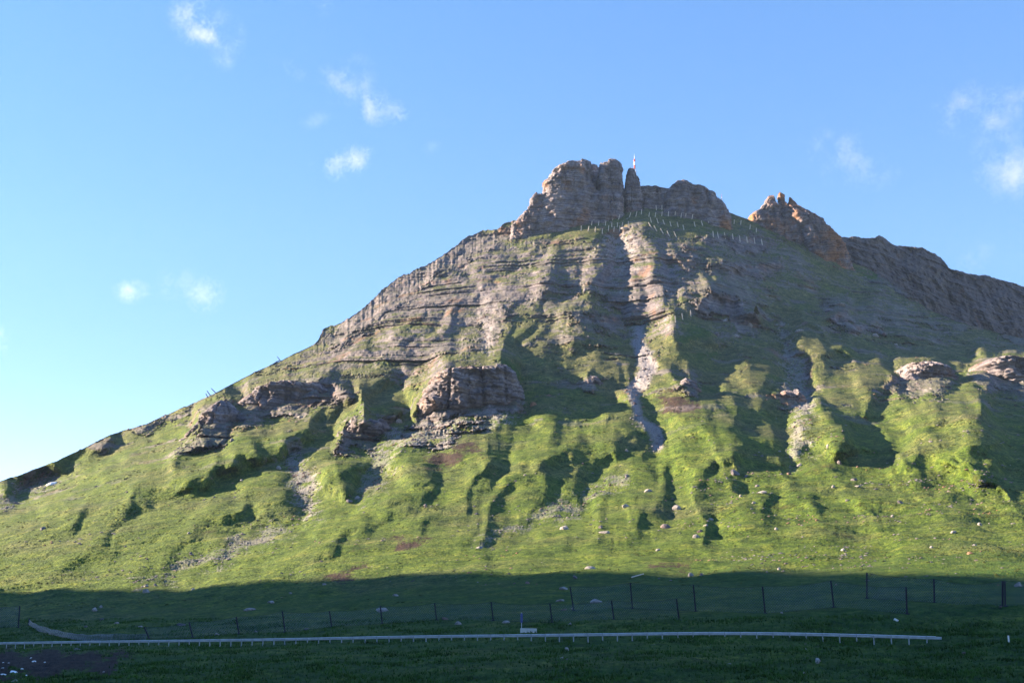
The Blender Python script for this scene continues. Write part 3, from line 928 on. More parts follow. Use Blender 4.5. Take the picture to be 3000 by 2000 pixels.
outcrop('low flat rock ledge in the shaded bowl left of the scree chute',
        [(866, 1352, 1368), (872, 1340, 1378), (882, 1332, 1386), (892, 1328, 1388)], (1360, 892), 12, 29, .45, 90)


# ------------------------------------------------------------------ valley floor and the hill on the left that shades the foot of the mountain
M_TURF = plain('far_turf', (.07, .10, .025), .95, 0, .4, .02)


def valley_floor():
    n = 60
    u = np.linspace(-2500, 2500, n)
    gx, gy = np.meshgrid(u, u)
    gz = np.full_like(gx, -14.0) + 4 * samp(T_SOFT, gx / 5000, gy / 5000) * 0 - 40 * sstep(200, 1500, gy)
    gi = np.arange(n * n).reshape(n, n)
    qd = np.stack([gi[:-1, :-1], gi[:-1, 1:], gi[1:, 1:], gi[1:, :-1]], -1).reshape(-1, 4)
    me = mesh_np('valley_floor', np.stack([gx, gy, gz], -1).reshape(-1, 3), qd)
    tag(link('valley_floor', me, M_TURF), None, None, None, 'structure')


valley_floor()
# line where the shade ends on the mountain's foot
EDGE = [(-250, 1385), (0, 1362), (200, 1362), (400, 1366), (700, 1358), (850, 1346), (1000, 1333), (1200, 1324), (1400, 1308), (1500, 1302), (1600, 1300), (1800, 1312), (1950, 1316), (2050, 1306), (2150, 1286), (2250, 1258), (2352, 1238)]


def shade_hill():
    xh = -1100.0
    pts = []
    for x, v in EDGE:
        p = ground(x, v)
        s = (p.x - xh) / (-SUN.x)
        pts.append((p.y + SUN.y * s, p.z + SUN.z * s))
    pts.sort()
    yk = np.array([p[0] for p in pts]); zk = np.array([p[1] for p in pts])
    zk = np.minimum.accumulate(zk)                        # the flank only falls towards the far end
    ys = np.concatenate([np.linspace(yk[0] - 1800, yk[0] - 20, 70, endpoint=False), np.linspace(yk[0] - 20, yk[-1] + 260, 190)])
    crest = np.interp(ys, [yk[0] - 1800, yk[0] - 500] + list(yk) + [yk[-1] + 60, yk[-1] + 240], [zk[0] + 260, zk[0] + 200] + list(zk) + [zk[-1] - 120, -22])
    n = len(ys)
    us = np.linspace(-1, 1, 41)
    hh = 1 - np.abs(us)
    Px = xh + us[None] * np.maximum(crest, 30)[:, None] * 1.3
    Py = np.repeat(ys[:, None], 41, 1)
    Pz = -25 + (crest[:, None] + 25) * hh[None]
    gi = np.arange(n * 41).reshape(n, 41)
    qd = np.stack([gi[:-1, :-1], gi[:-1, 1:], gi[1:, 1:], gi[1:, :-1]], -1).reshape(-1, 4)
    me = mesh_np('neighbour_hill', np.stack([Px, Py, Pz], -1).reshape(-1, 3), qd)
    tag(link('neighbour_hill', me, M_TURF), None, None, None, 'structure')


shade_hill()


# ------------------------------------------------------------------ small builders
def box(bm, c, sx, sy, sz, rot=None):
    m = Matrix.Translation(c) @ (rot.to_4x4() if rot is not None else Matrix()) @ Matrix.Diagonal((sx, sy, sz, 1))
    bmesh.ops.create_cube(bm, size=1, matrix=m)


def tube(bm, a, b, r, n=6, r2=None):
    a, b = Vector(a), Vector(b)
    d = b - a
    if d.length < 1e-6: return
    u = d.orthogonal().normalized(); w = d.normalized().cross(u)
    r2 = r if r2 is None else r2
    ra = [bm.verts.new(a + (u * math.cos(k * 2 * math.pi / n) + w * math.sin(k * 2 * math.pi / n)) * r) for k in range(n)]
    rb = [bm.verts.new(b + (u * math.cos(k * 2 * math.pi / n) + w * math.sin(k * 2 * math.pi / n)) * r2) for k in range(n)]
    for k in range(n):
        bm.faces.new((ra[k], ra[(k + 1) % n], rb[(k + 1) % n], rb[k]))
    bm.faces.new(ra[::-1]); bm.faces.new(rb)


def done(bm, name, mat, parent=None, smooth=False):
    me = bpy.data.meshes.new(name)
    bmesh.ops.recalc_face_normals(bm, faces=bm.faces)
    bm.to_mesh(me); bm.free()
    for p in me.polygons: p.use_smooth = smooth
    me.materials.append(mat)
    o = bpy.data.objects.new(name, me)
    COL.objects.link(o)
    if parent: o.parent = parent
    return o


M_ZINC = plain('galvanised_steel', (.56, .58, .62), .5, .15, .15, 1.2)
M_ZINC2 = plain('weathered_zinc', (.46, .48, .52), .55, .25, .12, 2.0)
M_DARKSTEEL = plain('dark_steel', (.055, .055, .075), .6, .3, .3, 2.0)
M_NET = plain('net_wire', (.16, .20, .27), .5, .3, .2, 1.0)
M_WHITE = plain('white_paint', (.80, .80, .80), .6, 0, .06, 1.0)
M_CONC = plain('pale_concrete', (.55, .56, .55), .9, 0, .15, 2.0)
M_WOOD = plain('grey_timber', (.60, .52, .45), .9, 0, .3, 2.0)
M_RED = plain('mast_red', (.50, .10, .07), .6, 0, .2, .5)
M_BLUE = plain('dull_blue_paint', (.10, .12, .30), .6, 0, .15, 2.0)
M_STONE = make_rock('boulder_rock', False, .5, 1.2)
M_PALE = plain('pale_limestone', (.27, .25, .245), .95, 0, .45, 1.4)
M_SNOW_GLINT = plain('old_snow_and_glint', (.85, .87, .90), .8, 0, .06, .8)  # white of the snow remnant and of the painted stream glints


# ------------------------------------------------------------------ guardrail
def guardrail():
    path = [(-330, 1492), (0, 1486), (330, 1482), (800, 1476), (1200, 1470), (1400, 1466), (1600, 1463), (1800, 1466), (2000, 1470), (2150, 1474)]
    g = [ground(x, np.interp(x, [p[0] for p in path], [p[1] for p in path])) for x in np.linspace(-330, 2150, 160)]
    A = np.array([list(p) for p in g])
    k = np.hanning(71); k /= k.sum()
    S = np.stack([np.convolve(np.pad(A[:, i], 35, 'reflect', reflect_type='odd'), k, 'valid') for i in range(3)], 1)
    seg = np.hypot(*(S[1:, :2] - S[:-1, :2]).T); cum = np.concatenate([[0], np.cumsum(seg)])
    n = int(cum[-1] // 4) * 2
    at = lambda d: Vector([float(np.interp(d, cum, S[:, i])) for i in range(3)])
    off = cum[-1] - n * 2 - .01
    root = empty('guardrail', at(off))
    tag(root, 'long galvanised steel guardrail on short posts crossing the shaded meadow', 'guardrail')
    o0 = root.location.copy()
    pm = None
    prof = [(0, -.19), (.035, -.175), (.075, -.13), (.075, -.065), (.01, -.025), (.01, .025), (.075, .065), (.075, .13), (.035, .175), (0, .19)]
    for i in range(n):
        p = at(off + i * 2 + 1.0)
        a, b = at(off + i * 2), at(off + i * 2 + 2)
        t = (b - a); t.z = 0; t.normalize()
        nrm = Vector((-t.y, t.x, 0))                                # away from the viewer
        if nrm.y < 0: nrm = -nrm
        if pm is None:
            bm = bmesh.new()
            box(bm, (0, 0, .21), .12, .012, 1.36)
            box(bm, (-.054, .046, .21), .012, .08, 1.358); box(bm, (.054, .046, .21), .012, .08, 1.358)
            po = done(bm, 'post', M_ZINC2, root); pm = po.data
        else:
            po = bpy.data.objects.new('post', pm); COL.objects.link(po); po.parent = root
        po.location = p - o0 + Vector((random.uniform(-.02, .02), 0, random.uniform(-.03, .05)))
        po.rotation_euler = (random.uniform(-.02, .02), random.uniform(-.03, .03), math.atan2(t.y, t.x))
        if i % 2 == 0 and i + 2 <= n:
            b = at(off + i * 2 + 4.02)
            bm = bmesh.new()
            rows = []
            for e in (a, b):
                rows.append([bm.verts.new(e - o0 + nrm * (.10 + (.0751 - x) + (.004 if e is b else 0)) + Vector((0, 0, .72 + z))) for x, z in prof])
            for r in range(len(prof) - 1):
                bm.faces.new((rows[0][r], rows[1][r], rows[1][r + 1], rows[0][r + 1]))
            done(bm, 'rail_beam', M_ZINC, root)
    # rounded terminal at the right end
    e = at(cum[-1]); e0 = at(cum[-1] - 1.0)
    t = (e - e0).normalized()
    bm = bmesh.new()
    box(bm, e - o0 + t * .35 + Vector((0, .14, .72)), .7, .03, .30, Matrix.Rotation(math.atan2(t.y, t.x), 3, 'Z'))
    done(bm, 'end_plate', M_ZINC, root)


guardrail()


# ------------------------------------------------------------------ rockfall nets
def net_fence(name, label, posts, group, sag=.35, cell=.42, r=.012, drop=0.0, left_tail=None):
    """posts: (x_foot, v_foot, v_top, x_top)"""
    root = None
    feet, tops = [], []
    for xf, vf, vt, xt in posts:
        f = ground(xf, vf)
        h = (vf - vt) / FOC * f.y * .98
        tops.append(f + Vector(((xt - xf) / FOC * f.y, -.05 * h, h)))
        feet.append(f)
    root = empty(name, feet[0]); o0 = root.location.copy()
    tag(root, label, 'net fence', group)
    for f, t in zip(feet, tops):
        bm = bmesh.new()
        d = (t - f).normalized()
        rot = Vector((0, 0, 1)).rotation_difference(d).to_matrix()
        L = (t - f).length
        c = (f + t) / 2 - o0 - d * .2
        box(bm, c, .20, .03, L + .4, rot)
        box(bm, c + rot @ Vector((-.09, 0, 0)), .03, .2, L + .4, rot)
        box(bm, c + rot @ Vector((.09, 0, 0)), .03, .2, L + .4, rot)
        box(bm, f - o0 + Vector((0, 0, .02)), .6, .6, .16)
        done(bm, 'post', M_DARKSTEEL, root)
    for i in range(len(feet) - 1):
        fa, fb, ta, tb = feet[i] - o0, feet[i + 1] - o0, tops[i] - o0, tops[i + 1] - o0
        w = (fb - fa).length; h = ((ta - fa).length + (tb - fb).length) / 2
        nu, nv = max(4, int(w / cell)), max(4, int(h / cell))
        dr = drop if i == len(feet) - 2 else 0.0

        def P_(u, v):
            b = fa.lerp(fb, u); t = ta.lerp(tb, u)
            s_ = 4 * u * (1 - u)
            p = b.lerp(t, v)
            p.z -= s_ * (sag * v + dr * (.35 + .65 * (1 - v)))
            p.y += s_ * .12 * math.sin(v * 3.1) + .05 * math.sin(u * 17 + v * 9) - s_ * dr * .5
            return p
        bm = bmesh.new()
        for sgn in (1, -1):
            for k in range(-nv, nu + nv + 1):
                prev = None
                for j in range(nv + 1):
                    uu = (k + sgn * j) / nu
                    p = P_(uu, j / nv) if 0 <= uu <= 1 else None
                    if p is not None and prev is not None: tube(bm, prev, p, r, 3)
                    prev = p
        done(bm, 'net', M_NET, root)
        for v in (0.01, 1.0):
            bm = bmesh.new()
            for k in range(12):
                tube(bm, P_(k / 12, v), P_((k + 1) / 12 + .004, v), .025, 4)
            done(bm, 'rope', M_DARKSTEEL, root)
    return root


GN = 'rockfall nets along the foot of the slope'
net_fence('net_fence', 'low rockfall net on leaning dark posts running behind the guardrail',
          [(343, 1470, 1444, 330), (443, 1464, 1430, 433), (549, 1455, 1417, 541), (655, 1450, 1404, 647), (762, 1441, 1406, 756), (878, 1432, 1393, 873), (1003, 1425, 1387, 998), (1133, 1424, 1382, 1128), (1268, 1426, 1384, 1263),
           (1410, 1421, 1379, 1405), (1560, 1427, 1379, 1555)], GN)
net_fence('net_fence', 'tall rockfall net on five upright dark posts in the right half of the meadow',
          [(1318, 1404, 1350, 1310), (1453, 1401, 1343, 1449), (1598, 1403, 1343, 1594), (1757, 1403, 1343, 1753), (1915, 1394, 1334, 1911), (2083, 1406, 1346, 2084)], GN)
net_fence('net_fence', 'rear rockfall net sagging low near the right edge',
          [(1991, 1374, 1316, 1994), (2146, 1382, 1329, 2148), (2303, 1396, 1340, 2307)], GN, drop=1.0)
net_fence('net_fence', 'rockfall net leaving the picture at the right edge',
          [(2309, 1397, 1341, 2312), (2420, 1398, 1342, 2422)], GN)
net_fence('net_fence', 'pale post and net at the left edge above the guardrail',
          [(-70, 1446, 1396, -70), (42, 1441, 1393, 42)], GN, r=.018)


def fallen_net():
    line = [(66, 1436), (85, 1447), (117, 1457), (160, 1465), (200, 1469), (260, 1473), (335, 1474)]
    root = empty('fallen_net', ground(*line[0])); o0 = root.location.copy()
    tag(root, 'slack dark net lying in a curve on the grass at lower left', 'net')
    pts = [ground(x, v) - o0 for x, v in line]
    n = 60; rows = 7
    cum = np.linspace(0, len(pts) - 1, n)
    P2 = []
    for c in cum:
        i = min(int(c), len(pts) - 2)
        P2.append(pts[i].lerp(pts[i + 1], c - i))
    def Q(i, j):
        return P2[i] + Vector((0, -.25 * math.sin(j * 1.1 + i * .2), .1 + j * .16 + .06 * math.sin(i * .9)))
    bm = bmesh.new()
    for j in range(rows):
        for i in range(n - 1):
            tube(bm, Q(i, j), Q(i + 1, j), .04, 3)
    for i in range(n):
        for j in range(rows - 1):
            tube(bm, Q(i, j), Q(i, j + 1), .03, 3)
    done(bm, 'mesh', M_NET, root)
    bm = bmesh.new()
    f = P2[0]
    box(bm, f + Vector((0, 0, .6)), .22, .22, 1.6)
    box(bm, f + Vector((0, 0, .02)), .6, .6, .2)
    done(bm, 'stub_post', M_DARKSTEEL, root)


fallen_net()


# ------------------------------------------------------------------ small things by the guardrail
def small_things():
    p = ground(1198, 1442)
    root = empty('sign_post', p)
    tag(root, 'narrow dull blue road sign seen edge on behind the guardrail', 'sign')
    bm = bmesh.new(); tube(bm, (0, 0, -.3), (0, 0, 2.3), .05, 8); done(bm, 'pole', M_ZINC, root)
    bm = bmesh.new(); box(bm, (0, -.09, 1.5), .34, .04, 1.35); bmesh.ops.bevel(bm, geom=bm.edges[:], offset=.015, segments=1); done(bm, 'panel', M_BLUE, root)
    p = ground(1214, 1455)
    bm = bmesh.new(); box(bm, (0, 0, .35), 2.3, .8, 1.0); bmesh.ops.bevel(bm, geom=bm.edges[:], offset=.09, segments=2)
    o = done(bm, 'concrete_block', M_CONC); o.location = p - Vector((0, 0, .32)); o.rotation_euler = (0, .02, .05)
    tag(o, 'long pale concrete block behind the middle of the guardrail', 'block')
    p = ground(2318, 1483)
    root = empty('marker_post', p)
    tag(root, 'short white roadside marker post near the lower right corner', 'marker post')
    bm = bmesh.new(); box(bm, (0, 0, .25), .17, .10, 1.1); bmesh.ops.bevel(bm, geom=bm.edges[:], offset=.02, segments=1); done(bm, 'post', M_WHITE, root)
    bm = bmesh.new(); box(bm, (0, 0, .83), .15, .085, .07); done(bm, 'cap', M_WHITE, root)
    p = ground(2058, 1426)
    bm = bmesh.new(); box(bm, (0, 0, .12), .62, .3, .28); bmesh.ops.bevel(bm, geom=bm.edges[:], offset=.06, segments=1)
    o = done(bm, 'white_block', M_WHITE); o.location = p; o.rotation_euler = (0, .45, .3)
    tag(o, 'small bright white block lying in the grass above the guardrail end', 'block')
    a, b = ground(1451, 1328), ground(1478, 1318)
    bm = bmesh.new(); tube(bm, a + Vector((0, 0, .25)), b + Vector((0, 0, .25)), .14, 7, .10)
    o = done(bm, 'fallen_pole', M_WOOD)
    tag(o, 'thin grey pole lying slantwise on the grass just below the sunlit slope', 'pole')


small_things()


# ------------------------------------------------------------------ masts on the summit
def masts():
    y = 1036.0
    base = Vector(pt(1459, 432, y)); top = Vector(pt(1457, 353, y))
    root = empty('antenna_mast', base)
    tag(root, 'red and white antenna mast with drums and dishes on the summit', 'mast')
    Hh = (top - base).z
    hl = Hh * .56
    bm = bmesh.new()
    for sx, sy in ((-1, -1), (1, -1), (1, 1), (-1, 1)):
        tube(bm, (sx * .75, sy * .75, -4), (sx * .5, sy * .5, hl), .11, 5)
    for k in range(10):
        z0, z1 = hl * k / 10, hl * (k + 1) / 10
        w0 = .75 - .25 * k / 10; w1 = .75 - .25 * (k + 1) / 10
        for (ax_, ay_), (bx_, by_) in (((-1, -1), (1, -1)), ((1, -1), (1, 1)), ((1, 1), (-1, 1)), ((-1, 1), (-1, -1))):
            tube(bm, (ax_ * w0, ay_ * w0, z0), (bx_ * w1, by_ * w1, z1), .06, 4)
            tube(bm, (bx_ * w0, by_ * w0, z0), (ax_ * w1, ay_ * w1, z1), .06, 4)
    done(bm, 'lattice', M_WHITE, root)
    for k, (z0, z1, m) in enumerate(((.56, .66, M_RED), (.66, .76, M_WHITE), (.76, .84, M_RED))):
        bm = bmesh.new(); tube(bm, (0, 0, Hh * z0), (0, 0, Hh * z1 - .02), .72, 16)
        done(bm, 'radome', m, root, False)
    bm = bmesh.new(); tube(bm, (0, 0, Hh * .84), (0, 0, Hh * .93), .3, 8, .2); tube(bm, (0, 0, Hh * .93), (0, 0, Hh), .1, 6, .05); done(bm, 'whip', M_WHITE, root)
    for (dx, dz, r) in ((-1.5, .42, .95), (-1.4, .50, .6), (1.1, .46, .55), (1.0, .36, .5), (-1.0, .34, .6), (-1.3, .70, .35), (-1.2, .78, .3)):
        bm = bmesh.new(); tube(bm, (dx, -.5, Hh * dz), (dx + .08, -.95, Hh * dz), r, 14); tube(bm, (dx, -.5, Hh * dz), (0, 0, Hh * dz - .4), .06, 5)
        done(bm, 'dish', M_WHITE, root)
    b2 = Vector(pt(1659, 484, 1036)); t2 = Vector(pt(1658, 445, 1036))
    root = empty('lattice_mast', b2)
    tag(root, 'small pale lattice mast on the skyline right of the summit block', 'mast')
    h2 = (t2 - b2).z
    bm = bmesh.new()
    for sx, sy in ((-1, -.6), (1, -.6), (0, 1)):
        tube(bm, (sx * .8, sy * .8, -3), (sx * .3, sy * .3, h2 * .8), .11, 5)
    for k in range(8):
        z0 = h2 * .1 * k; w0 = .8 - .06 * k
        for (a, b) in (((-1, -.6), (1, -.6)), ((1, -.6), (0, 1)), ((0, 1), (-1, -.6))):
            tube(bm, (a[0] * w0, a[1] * w0, z0), (b[0] * w0, b[1] * w0, z0 + h2 * .1), .06, 4)
    done(bm, 'lattice', M_WHITE, root)
    bm = bmesh.new(); tube(bm, (0, 0, h2 * .78), (0, 0, h2), .14, 6, .06); tube(bm, (-.5, 0, h2 * .72), (.5, 0, h2 * .72), .22, 6); done(bm, 'antenna', M_RED, root)


masts()


# ------------------------------------------------------------------ avalanche barrier posts
ORD = ['first', 'second', 'third', 'fourth', 'fifth', 'sixth', 'seventh', 'eighth', 'ninth', 'tenth', 'eleventh', 'twelfth', 'thirteenth', 'fourteenth', 'fifteenth', 'sixteenth', 'seventeenth', 'eighteenth',
       'nineteenth', 'twentieth'] + ['twenty-' + k for k in ('first', 'second', 'third', 'fourth', 'fifth', 'sixth', 'seventh', 'eighth', 'ninth')] + ['thirtieth'] + ['thirty-' + k for k in ('first', 'second', 'third', 'fourth', 'fifth', 'sixth', 'seventh', 'eighth', 'ninth')] + ['fortieth'] + ['forty-' + k for k in ('first', 'second', 'third', 'fourth', 'fifth', 'sixth', 'seventh', 'eighth', 'ninth')]


def zc(z):
    return ((1700 + z[0] / 4.276) / 1.2755, (440 + z[1] / 4.276) / 1.2755)


ROWS = [
    ('the top row right under the summit cliff', [(10, 800), (95, 815), (175, 825), (255, 850), (330, 870), (405, 880), (480, 870), (615, 838), (695, 830)], 13, .25),
    ('the middle row left of the sunlit rib', [(55, 920), (140, 940), (228, 945), (315, 945), (395, 960), (465, 955), (520, 955), (600, 945)], 11, .1),
    ('the lowest row left of the sunlit rib', [(10, 1010), (100, 1015), (188, 1025), (272, 1050), (352, 1010), (420, 1020), (490, 1010)], 13, .1),
    ('the long row right of the sunlit rib', [(765, 800), (860, 830), (938, 835), (1020, 825), (1102, 825), (1188, 815), (1260, 850), (1320, 850), (1400, 860), (1475, 860), (1550, 835)], 12, .15),
    ('the short highest row below the saddle wall', [(955, 750), (1023, 750), (1105, 755), (1187, 790)], 13, 0),
    ('the lower row right of the sunlit rib', [(890, 905), (975, 920), (1055, 930), (1140, 950), (1228, 960), (1300, 1000), (1440, 960), (1535, 945), (1612, 925)], 13, -.2),
    ('the bottom row of long slanting posts', [(890, 970), (960, 1010), (1040, 1045), (1120, 1080), (1205, 1090)], 15, -.45),
    ('the row above the dark ledge on the right', [(1670, 1085), (1737, 1095), (1817, 1105), (1917, 1125), (2003, 1145), (2093, 1160), (2190, 1170), (2280, 1190)], 15, -.1),
    ('the dark row near the right shoulder', [(1845, 905), (1928, 920), (2010, 930), (2125, 990), (2205, 1030)], 11, .1),
]


def barrier_posts():
    def post_mesh():
        bm = bmesh.new()
        box(bm, (0, 0, .46), .30, .06, 1.08); box(bm, (-.13, .09, .46), .05, .2, 1.08); box(bm, (.13, .09, .46), .05, .2, 1.08)
        tube(bm, (0, 1.1, -.1), (0, .1, .7), .07, 5)
        for v in bm.verts: v.co.z *= 1.0
        return bm
    me = None
    def put(x, v, hpx, lean, label, group, name='barrier_post', mat=None):
        nonlocal me
        p = ground(x, v)
        h = hpx / FOC * p.y
        if me is None:
            o = done(post_mesh(), name, M_WOOD); me = o.data
        else:
            o = bpy.data.objects.new(name, me); COL.objects.link(o)
        o.location = p
        w = 2.0
        o.scale = (w, w, h)
        o.rotation_euler = (random.uniform(-.05, .12), lean + random.uniform(-.07, .07), random.uniform(-.15, .15))
        tag(o, label, 'barrier post', group)
    for desc, zs, h, lean in ROWS:
        for i, z in enumerate(zs):
            x, v = zc(z)
            put(x, v, h, lean, '%s barrier post from left in %s' % (ORD[i], desc), 'avalanche barrier posts below the summit')
    for i, (x, v) in enumerate(((1552, 741), (1568, 735), (1587, 727))):
        put(x, v, 16, -.08, '%s of three thin posts on the sunlit rib beside the scree chute' % ('leftmost', 'middle', 'rightmost')[i], 'three posts on the rib')
    for xt, vt, xb, vb, lab in ((484, 891, 497, 900, 'longest dark post leaning out from the left skyline'), (475, 899, 484, 907, 'middle short dark post leaning out from the left skyline'), (472, 903, 478, 909, 'lowest short dark post leaning out from the left skyline'),
                                (636, 821, 646, 830, 'dark post leaning out beside the little skyline barrier panel')):
        i = np.interp(xb, xs, vtop)
        a = ground(xb, i + 3); L = math.hypot(xt - xb, vt - vb) / FOC * a.y
        b = a + Vector(((xt - xb) / FOC * a.y, 0, (vb - vt) / FOC * a.y + 1.2))
        bm = bmesh.new(); tube(bm, a - (b - a) * .2, b, .34, 7, .26)
        tag(done(bm, 'leaning_post', M_DARKSTEEL), lab, 'post', 'dark posts on the left skyline')
    a = ground(630, np.interp(630, xs, vtop) + 3); s_ = a.y / FOC
    root = empty('avalanche_barrier', a); tag(root, 'small dark avalanche barrier panel on the left skyline', 'barrier')
    for k in range(3):
        bm = bmesh.new(); box(bm, (k * 1.2 + .5, 0, 1.5 + k * .75), 3.2, .25, .55, Matrix.Rotation(-.42, 3, 'Y')); done(bm, 'slat', M_DARKSTEEL, root)
    bm = bmesh.new(); tube(bm, (2.6, 0, -.5), (1.2, 0, 3.0), .2, 6); done(bm, 'strut', M_DARKSTEEL, root)


barrier_posts()


# ------------------------------------------------------------------ boulders
def boulder_mesh(seed):
    r = random.Random(seed)
    bm = bmesh.new()
    bmesh.ops.create_icosphere(bm, subdivisions=2, radius=1)
    cuts = []
    for k in range(11):
        n = Vector((r.gauss(0, 1), r.gauss(0, 1), r.gauss(0, .8))).normalized()
        cuts.append((n, r.uniform(.55, .85)))
    for v in bm.verts:
        for n, d in cuts:
            e = v.co.dot(n)
            if e > d: v.co -= n * (e - d)
        v.co *= 1 + r.uniform(-.02, .02)
    me = bpy.data.meshes.new('boulder')
    bm.to_mesh(me); bm.free()
    return me


BM = [boulder_mesh(100 + k) for k in range(9)]
for k, m in enumerate(BM):
    m.materials.append(M_PALE if k % 3 else M_STONE)
STONES = {
    'on the shaded meadow above the guardrail': [
        (217, 1401, 14, 10), (232, 1394, 8, 6), (233, 1418, 9, 8), (197, 1443, 10, 5), (268, 1436, 14, 5), (323, 1439, 12, 4), (415, 1432, 22, 8), (572, 1397, 26, 6), (623, 1382, 18, 7), (703, 1442, 14, 8), (497, 1456, 10, 6), (587, 1449, 8, 4),
        (879, 1396, 28, 11), (909, 1367, 14, 6), (1021, 1421, 14, 8), (1051, 1428, 16, 8), (1161, 1424, 18, 6), (1321, 1325, 10, 10), (1294, 1346, 20, 7), (1294, 1397, 16, 6), (1314, 1393, 6, 6), (1367, 1374, 28, 9), (1309, 1429, 8, 7), (1211, 1336, 12, 6),
        (1286, 1376, 20, 6), (1585, 1311, 14, 9), (1611, 1314, 9, 7), (1790, 1308, 9, 8), (2338, 1338, 16, 13), (1795, 1403, 8, 4), (2298, 1396, 8, 4), (667, 1363, 8, 4)],
    'on the dark grass below the guardrail': [
        (178, 1494, 18, 8), (35, 1553, 20, 13), (227, 1540, 6, 3), (238, 1538, 5, 3), (265, 1534, 5, 3), (1301, 1484, 11, 8), (1291, 1514, 10, 3), (1302, 1519, 5, 3), (1851, 1493, 9, 6), (1878, 1523, 13, 13), (1846, 1545, 8, 4), (2215, 1496, 14, 7), (1676, 1524, 8, 4),
        (1850, 1478, 5, 3)],
    'on the sunlit lower slope in the right half': [
        (1554, 1164, 20, 15), (1530, 1202, 28, 10), (1901, 1023, 8, 7), (1927, 1061, 10, 9), (1865, 1016, 8, 6), (1961, 1100, 18, 8), (1970, 1118, 14, 5), (1914, 1119, 8, 6), (2067, 1152, 14, 9), (1947, 1149, 12, 4), (2050, 1189, 8, 7), (2250, 1202, 10, 7),
        (2189, 1223, 14, 5), (1937, 1262, 12, 7), (1877, 1189, 12, 5), (1701, 1140, 8, 6), (1739, 1113, 12, 5), (1731, 1153, 9, 5), (1751, 1134, 24, 6), (1687, 1083, 22, 14), (1836, 1065, 11, 8), (1812, 1085, 12, 7), (1633, 1188, 14, 6), (1607, 1219, 16, 8),
        (1599, 1233, 18, 9), (1435, 1156, 18, 9), (1441, 1093, 14, 7), (1487, 1124, 20, 7), (1511, 1262, 11, 5), (2139, 1255, 9, 5), (2228, 1271, 16, 6), (2238, 1255, 12, 5), (1783, 1213, 8, 6), (1621, 1206, 12, 5), (1297, 1208, 24, 12), (1390, 1222, 26, 9), (1379, 1210, 12, 8),
        (1355, 1300, 26, 8)],
    'on the sunlit left flank': [
        (98, 1212, 15, 9), (335, 1355, 17, 11), (335, 1345, 14, 5), (357, 1343, 10, 6), (534, 1011, 10, 8), (640, 1071, 12, 8), (555, 1102, 8, 6), (434, 1225, 8, 5), (690, 957, 16, 5), (802, 1148, 15, 8), (820, 1141, 15, 7), (745, 1340, 12, 5), (443, 1351, 9, 5), (668, 1219, 9, 6)],
    'high on the mountain face': [
        (1225, 927, 18, 10), (916, 965, 16, 10), (1439, 1034, 8, 5), (1434, 523, 22, 6), (2058, 790, 8, 5), (2010, 770, 16, 8), (2030, 765, 10, 6), (1930, 697, 26, 7), (1905, 712, 24, 6), (1835, 760, 20, 6), (1645, 765, 16, 8), (1690, 770, 14, 7), (1665, 735, 16, 9), (1720, 745, 14, 9), (1700, 700, 14, 9)],
}
SPECIAL = {(1554, 1164): 'large round pale boulder at the head of a shaded runnel', (879, 1396): 'large flat pale stone behind a dark net post', (35, 1553): 'square pale boulder at the lower left corner by the dark bank',
           (1367, 1374): 'broad white slab seen through the tall rockfall net', (2338, 1338): 'pinkish angular boulder near the right edge above the net', (1878, 1523): 'angular grey stone low in the right foreground',
           (335, 1355): 'rounded white boulder at the edge of the shade on the left', (98, 1212): 'lone pale boulder in the grass near the left edge', (1687, 1083): 'large grey boulder in the shaded hollow below the middle spur',
           (178, 1494): 'elongated pale stone just under the left guardrail', (1434, 523): 'bright white slab between the barrier posts below the summit cliff', (415, 1432): 'long pale stone lying above the leaning net posts', (1530, 1202): 'flat brown boulder left of the round pale one'}


def boulders():
    k = 0
    for zone, L in STONES.items():
        i = 0
        for x, v, w, h in sorted(L):
            p = ground(x, v + h * .4)
            s_ = p.y / FOC
            o = bpy.data.objects.new('boulder', BM[k % 9]); COL.objects.link(o)
            hw, hh = w * s_ * .62, h * s_ * .78
            o.scale = (hw, max(hw * .75, hh), hh * 1.1)
            o.location = p + Vector((0, 0, hh * .08))
            o.rotation_euler = (random.uniform(-.2, .2), random.uniform(-.2, .2), random.uniform(-.5, .5))
            lab = SPECIAL.get((x, v))
            if lab is None:
                lab = '%s plain stone from left %s' % (ORD[i], zone); i += 1
            tag(o, lab, 'boulder', 'stones lying ' + zone)
            k += 1


boulders()


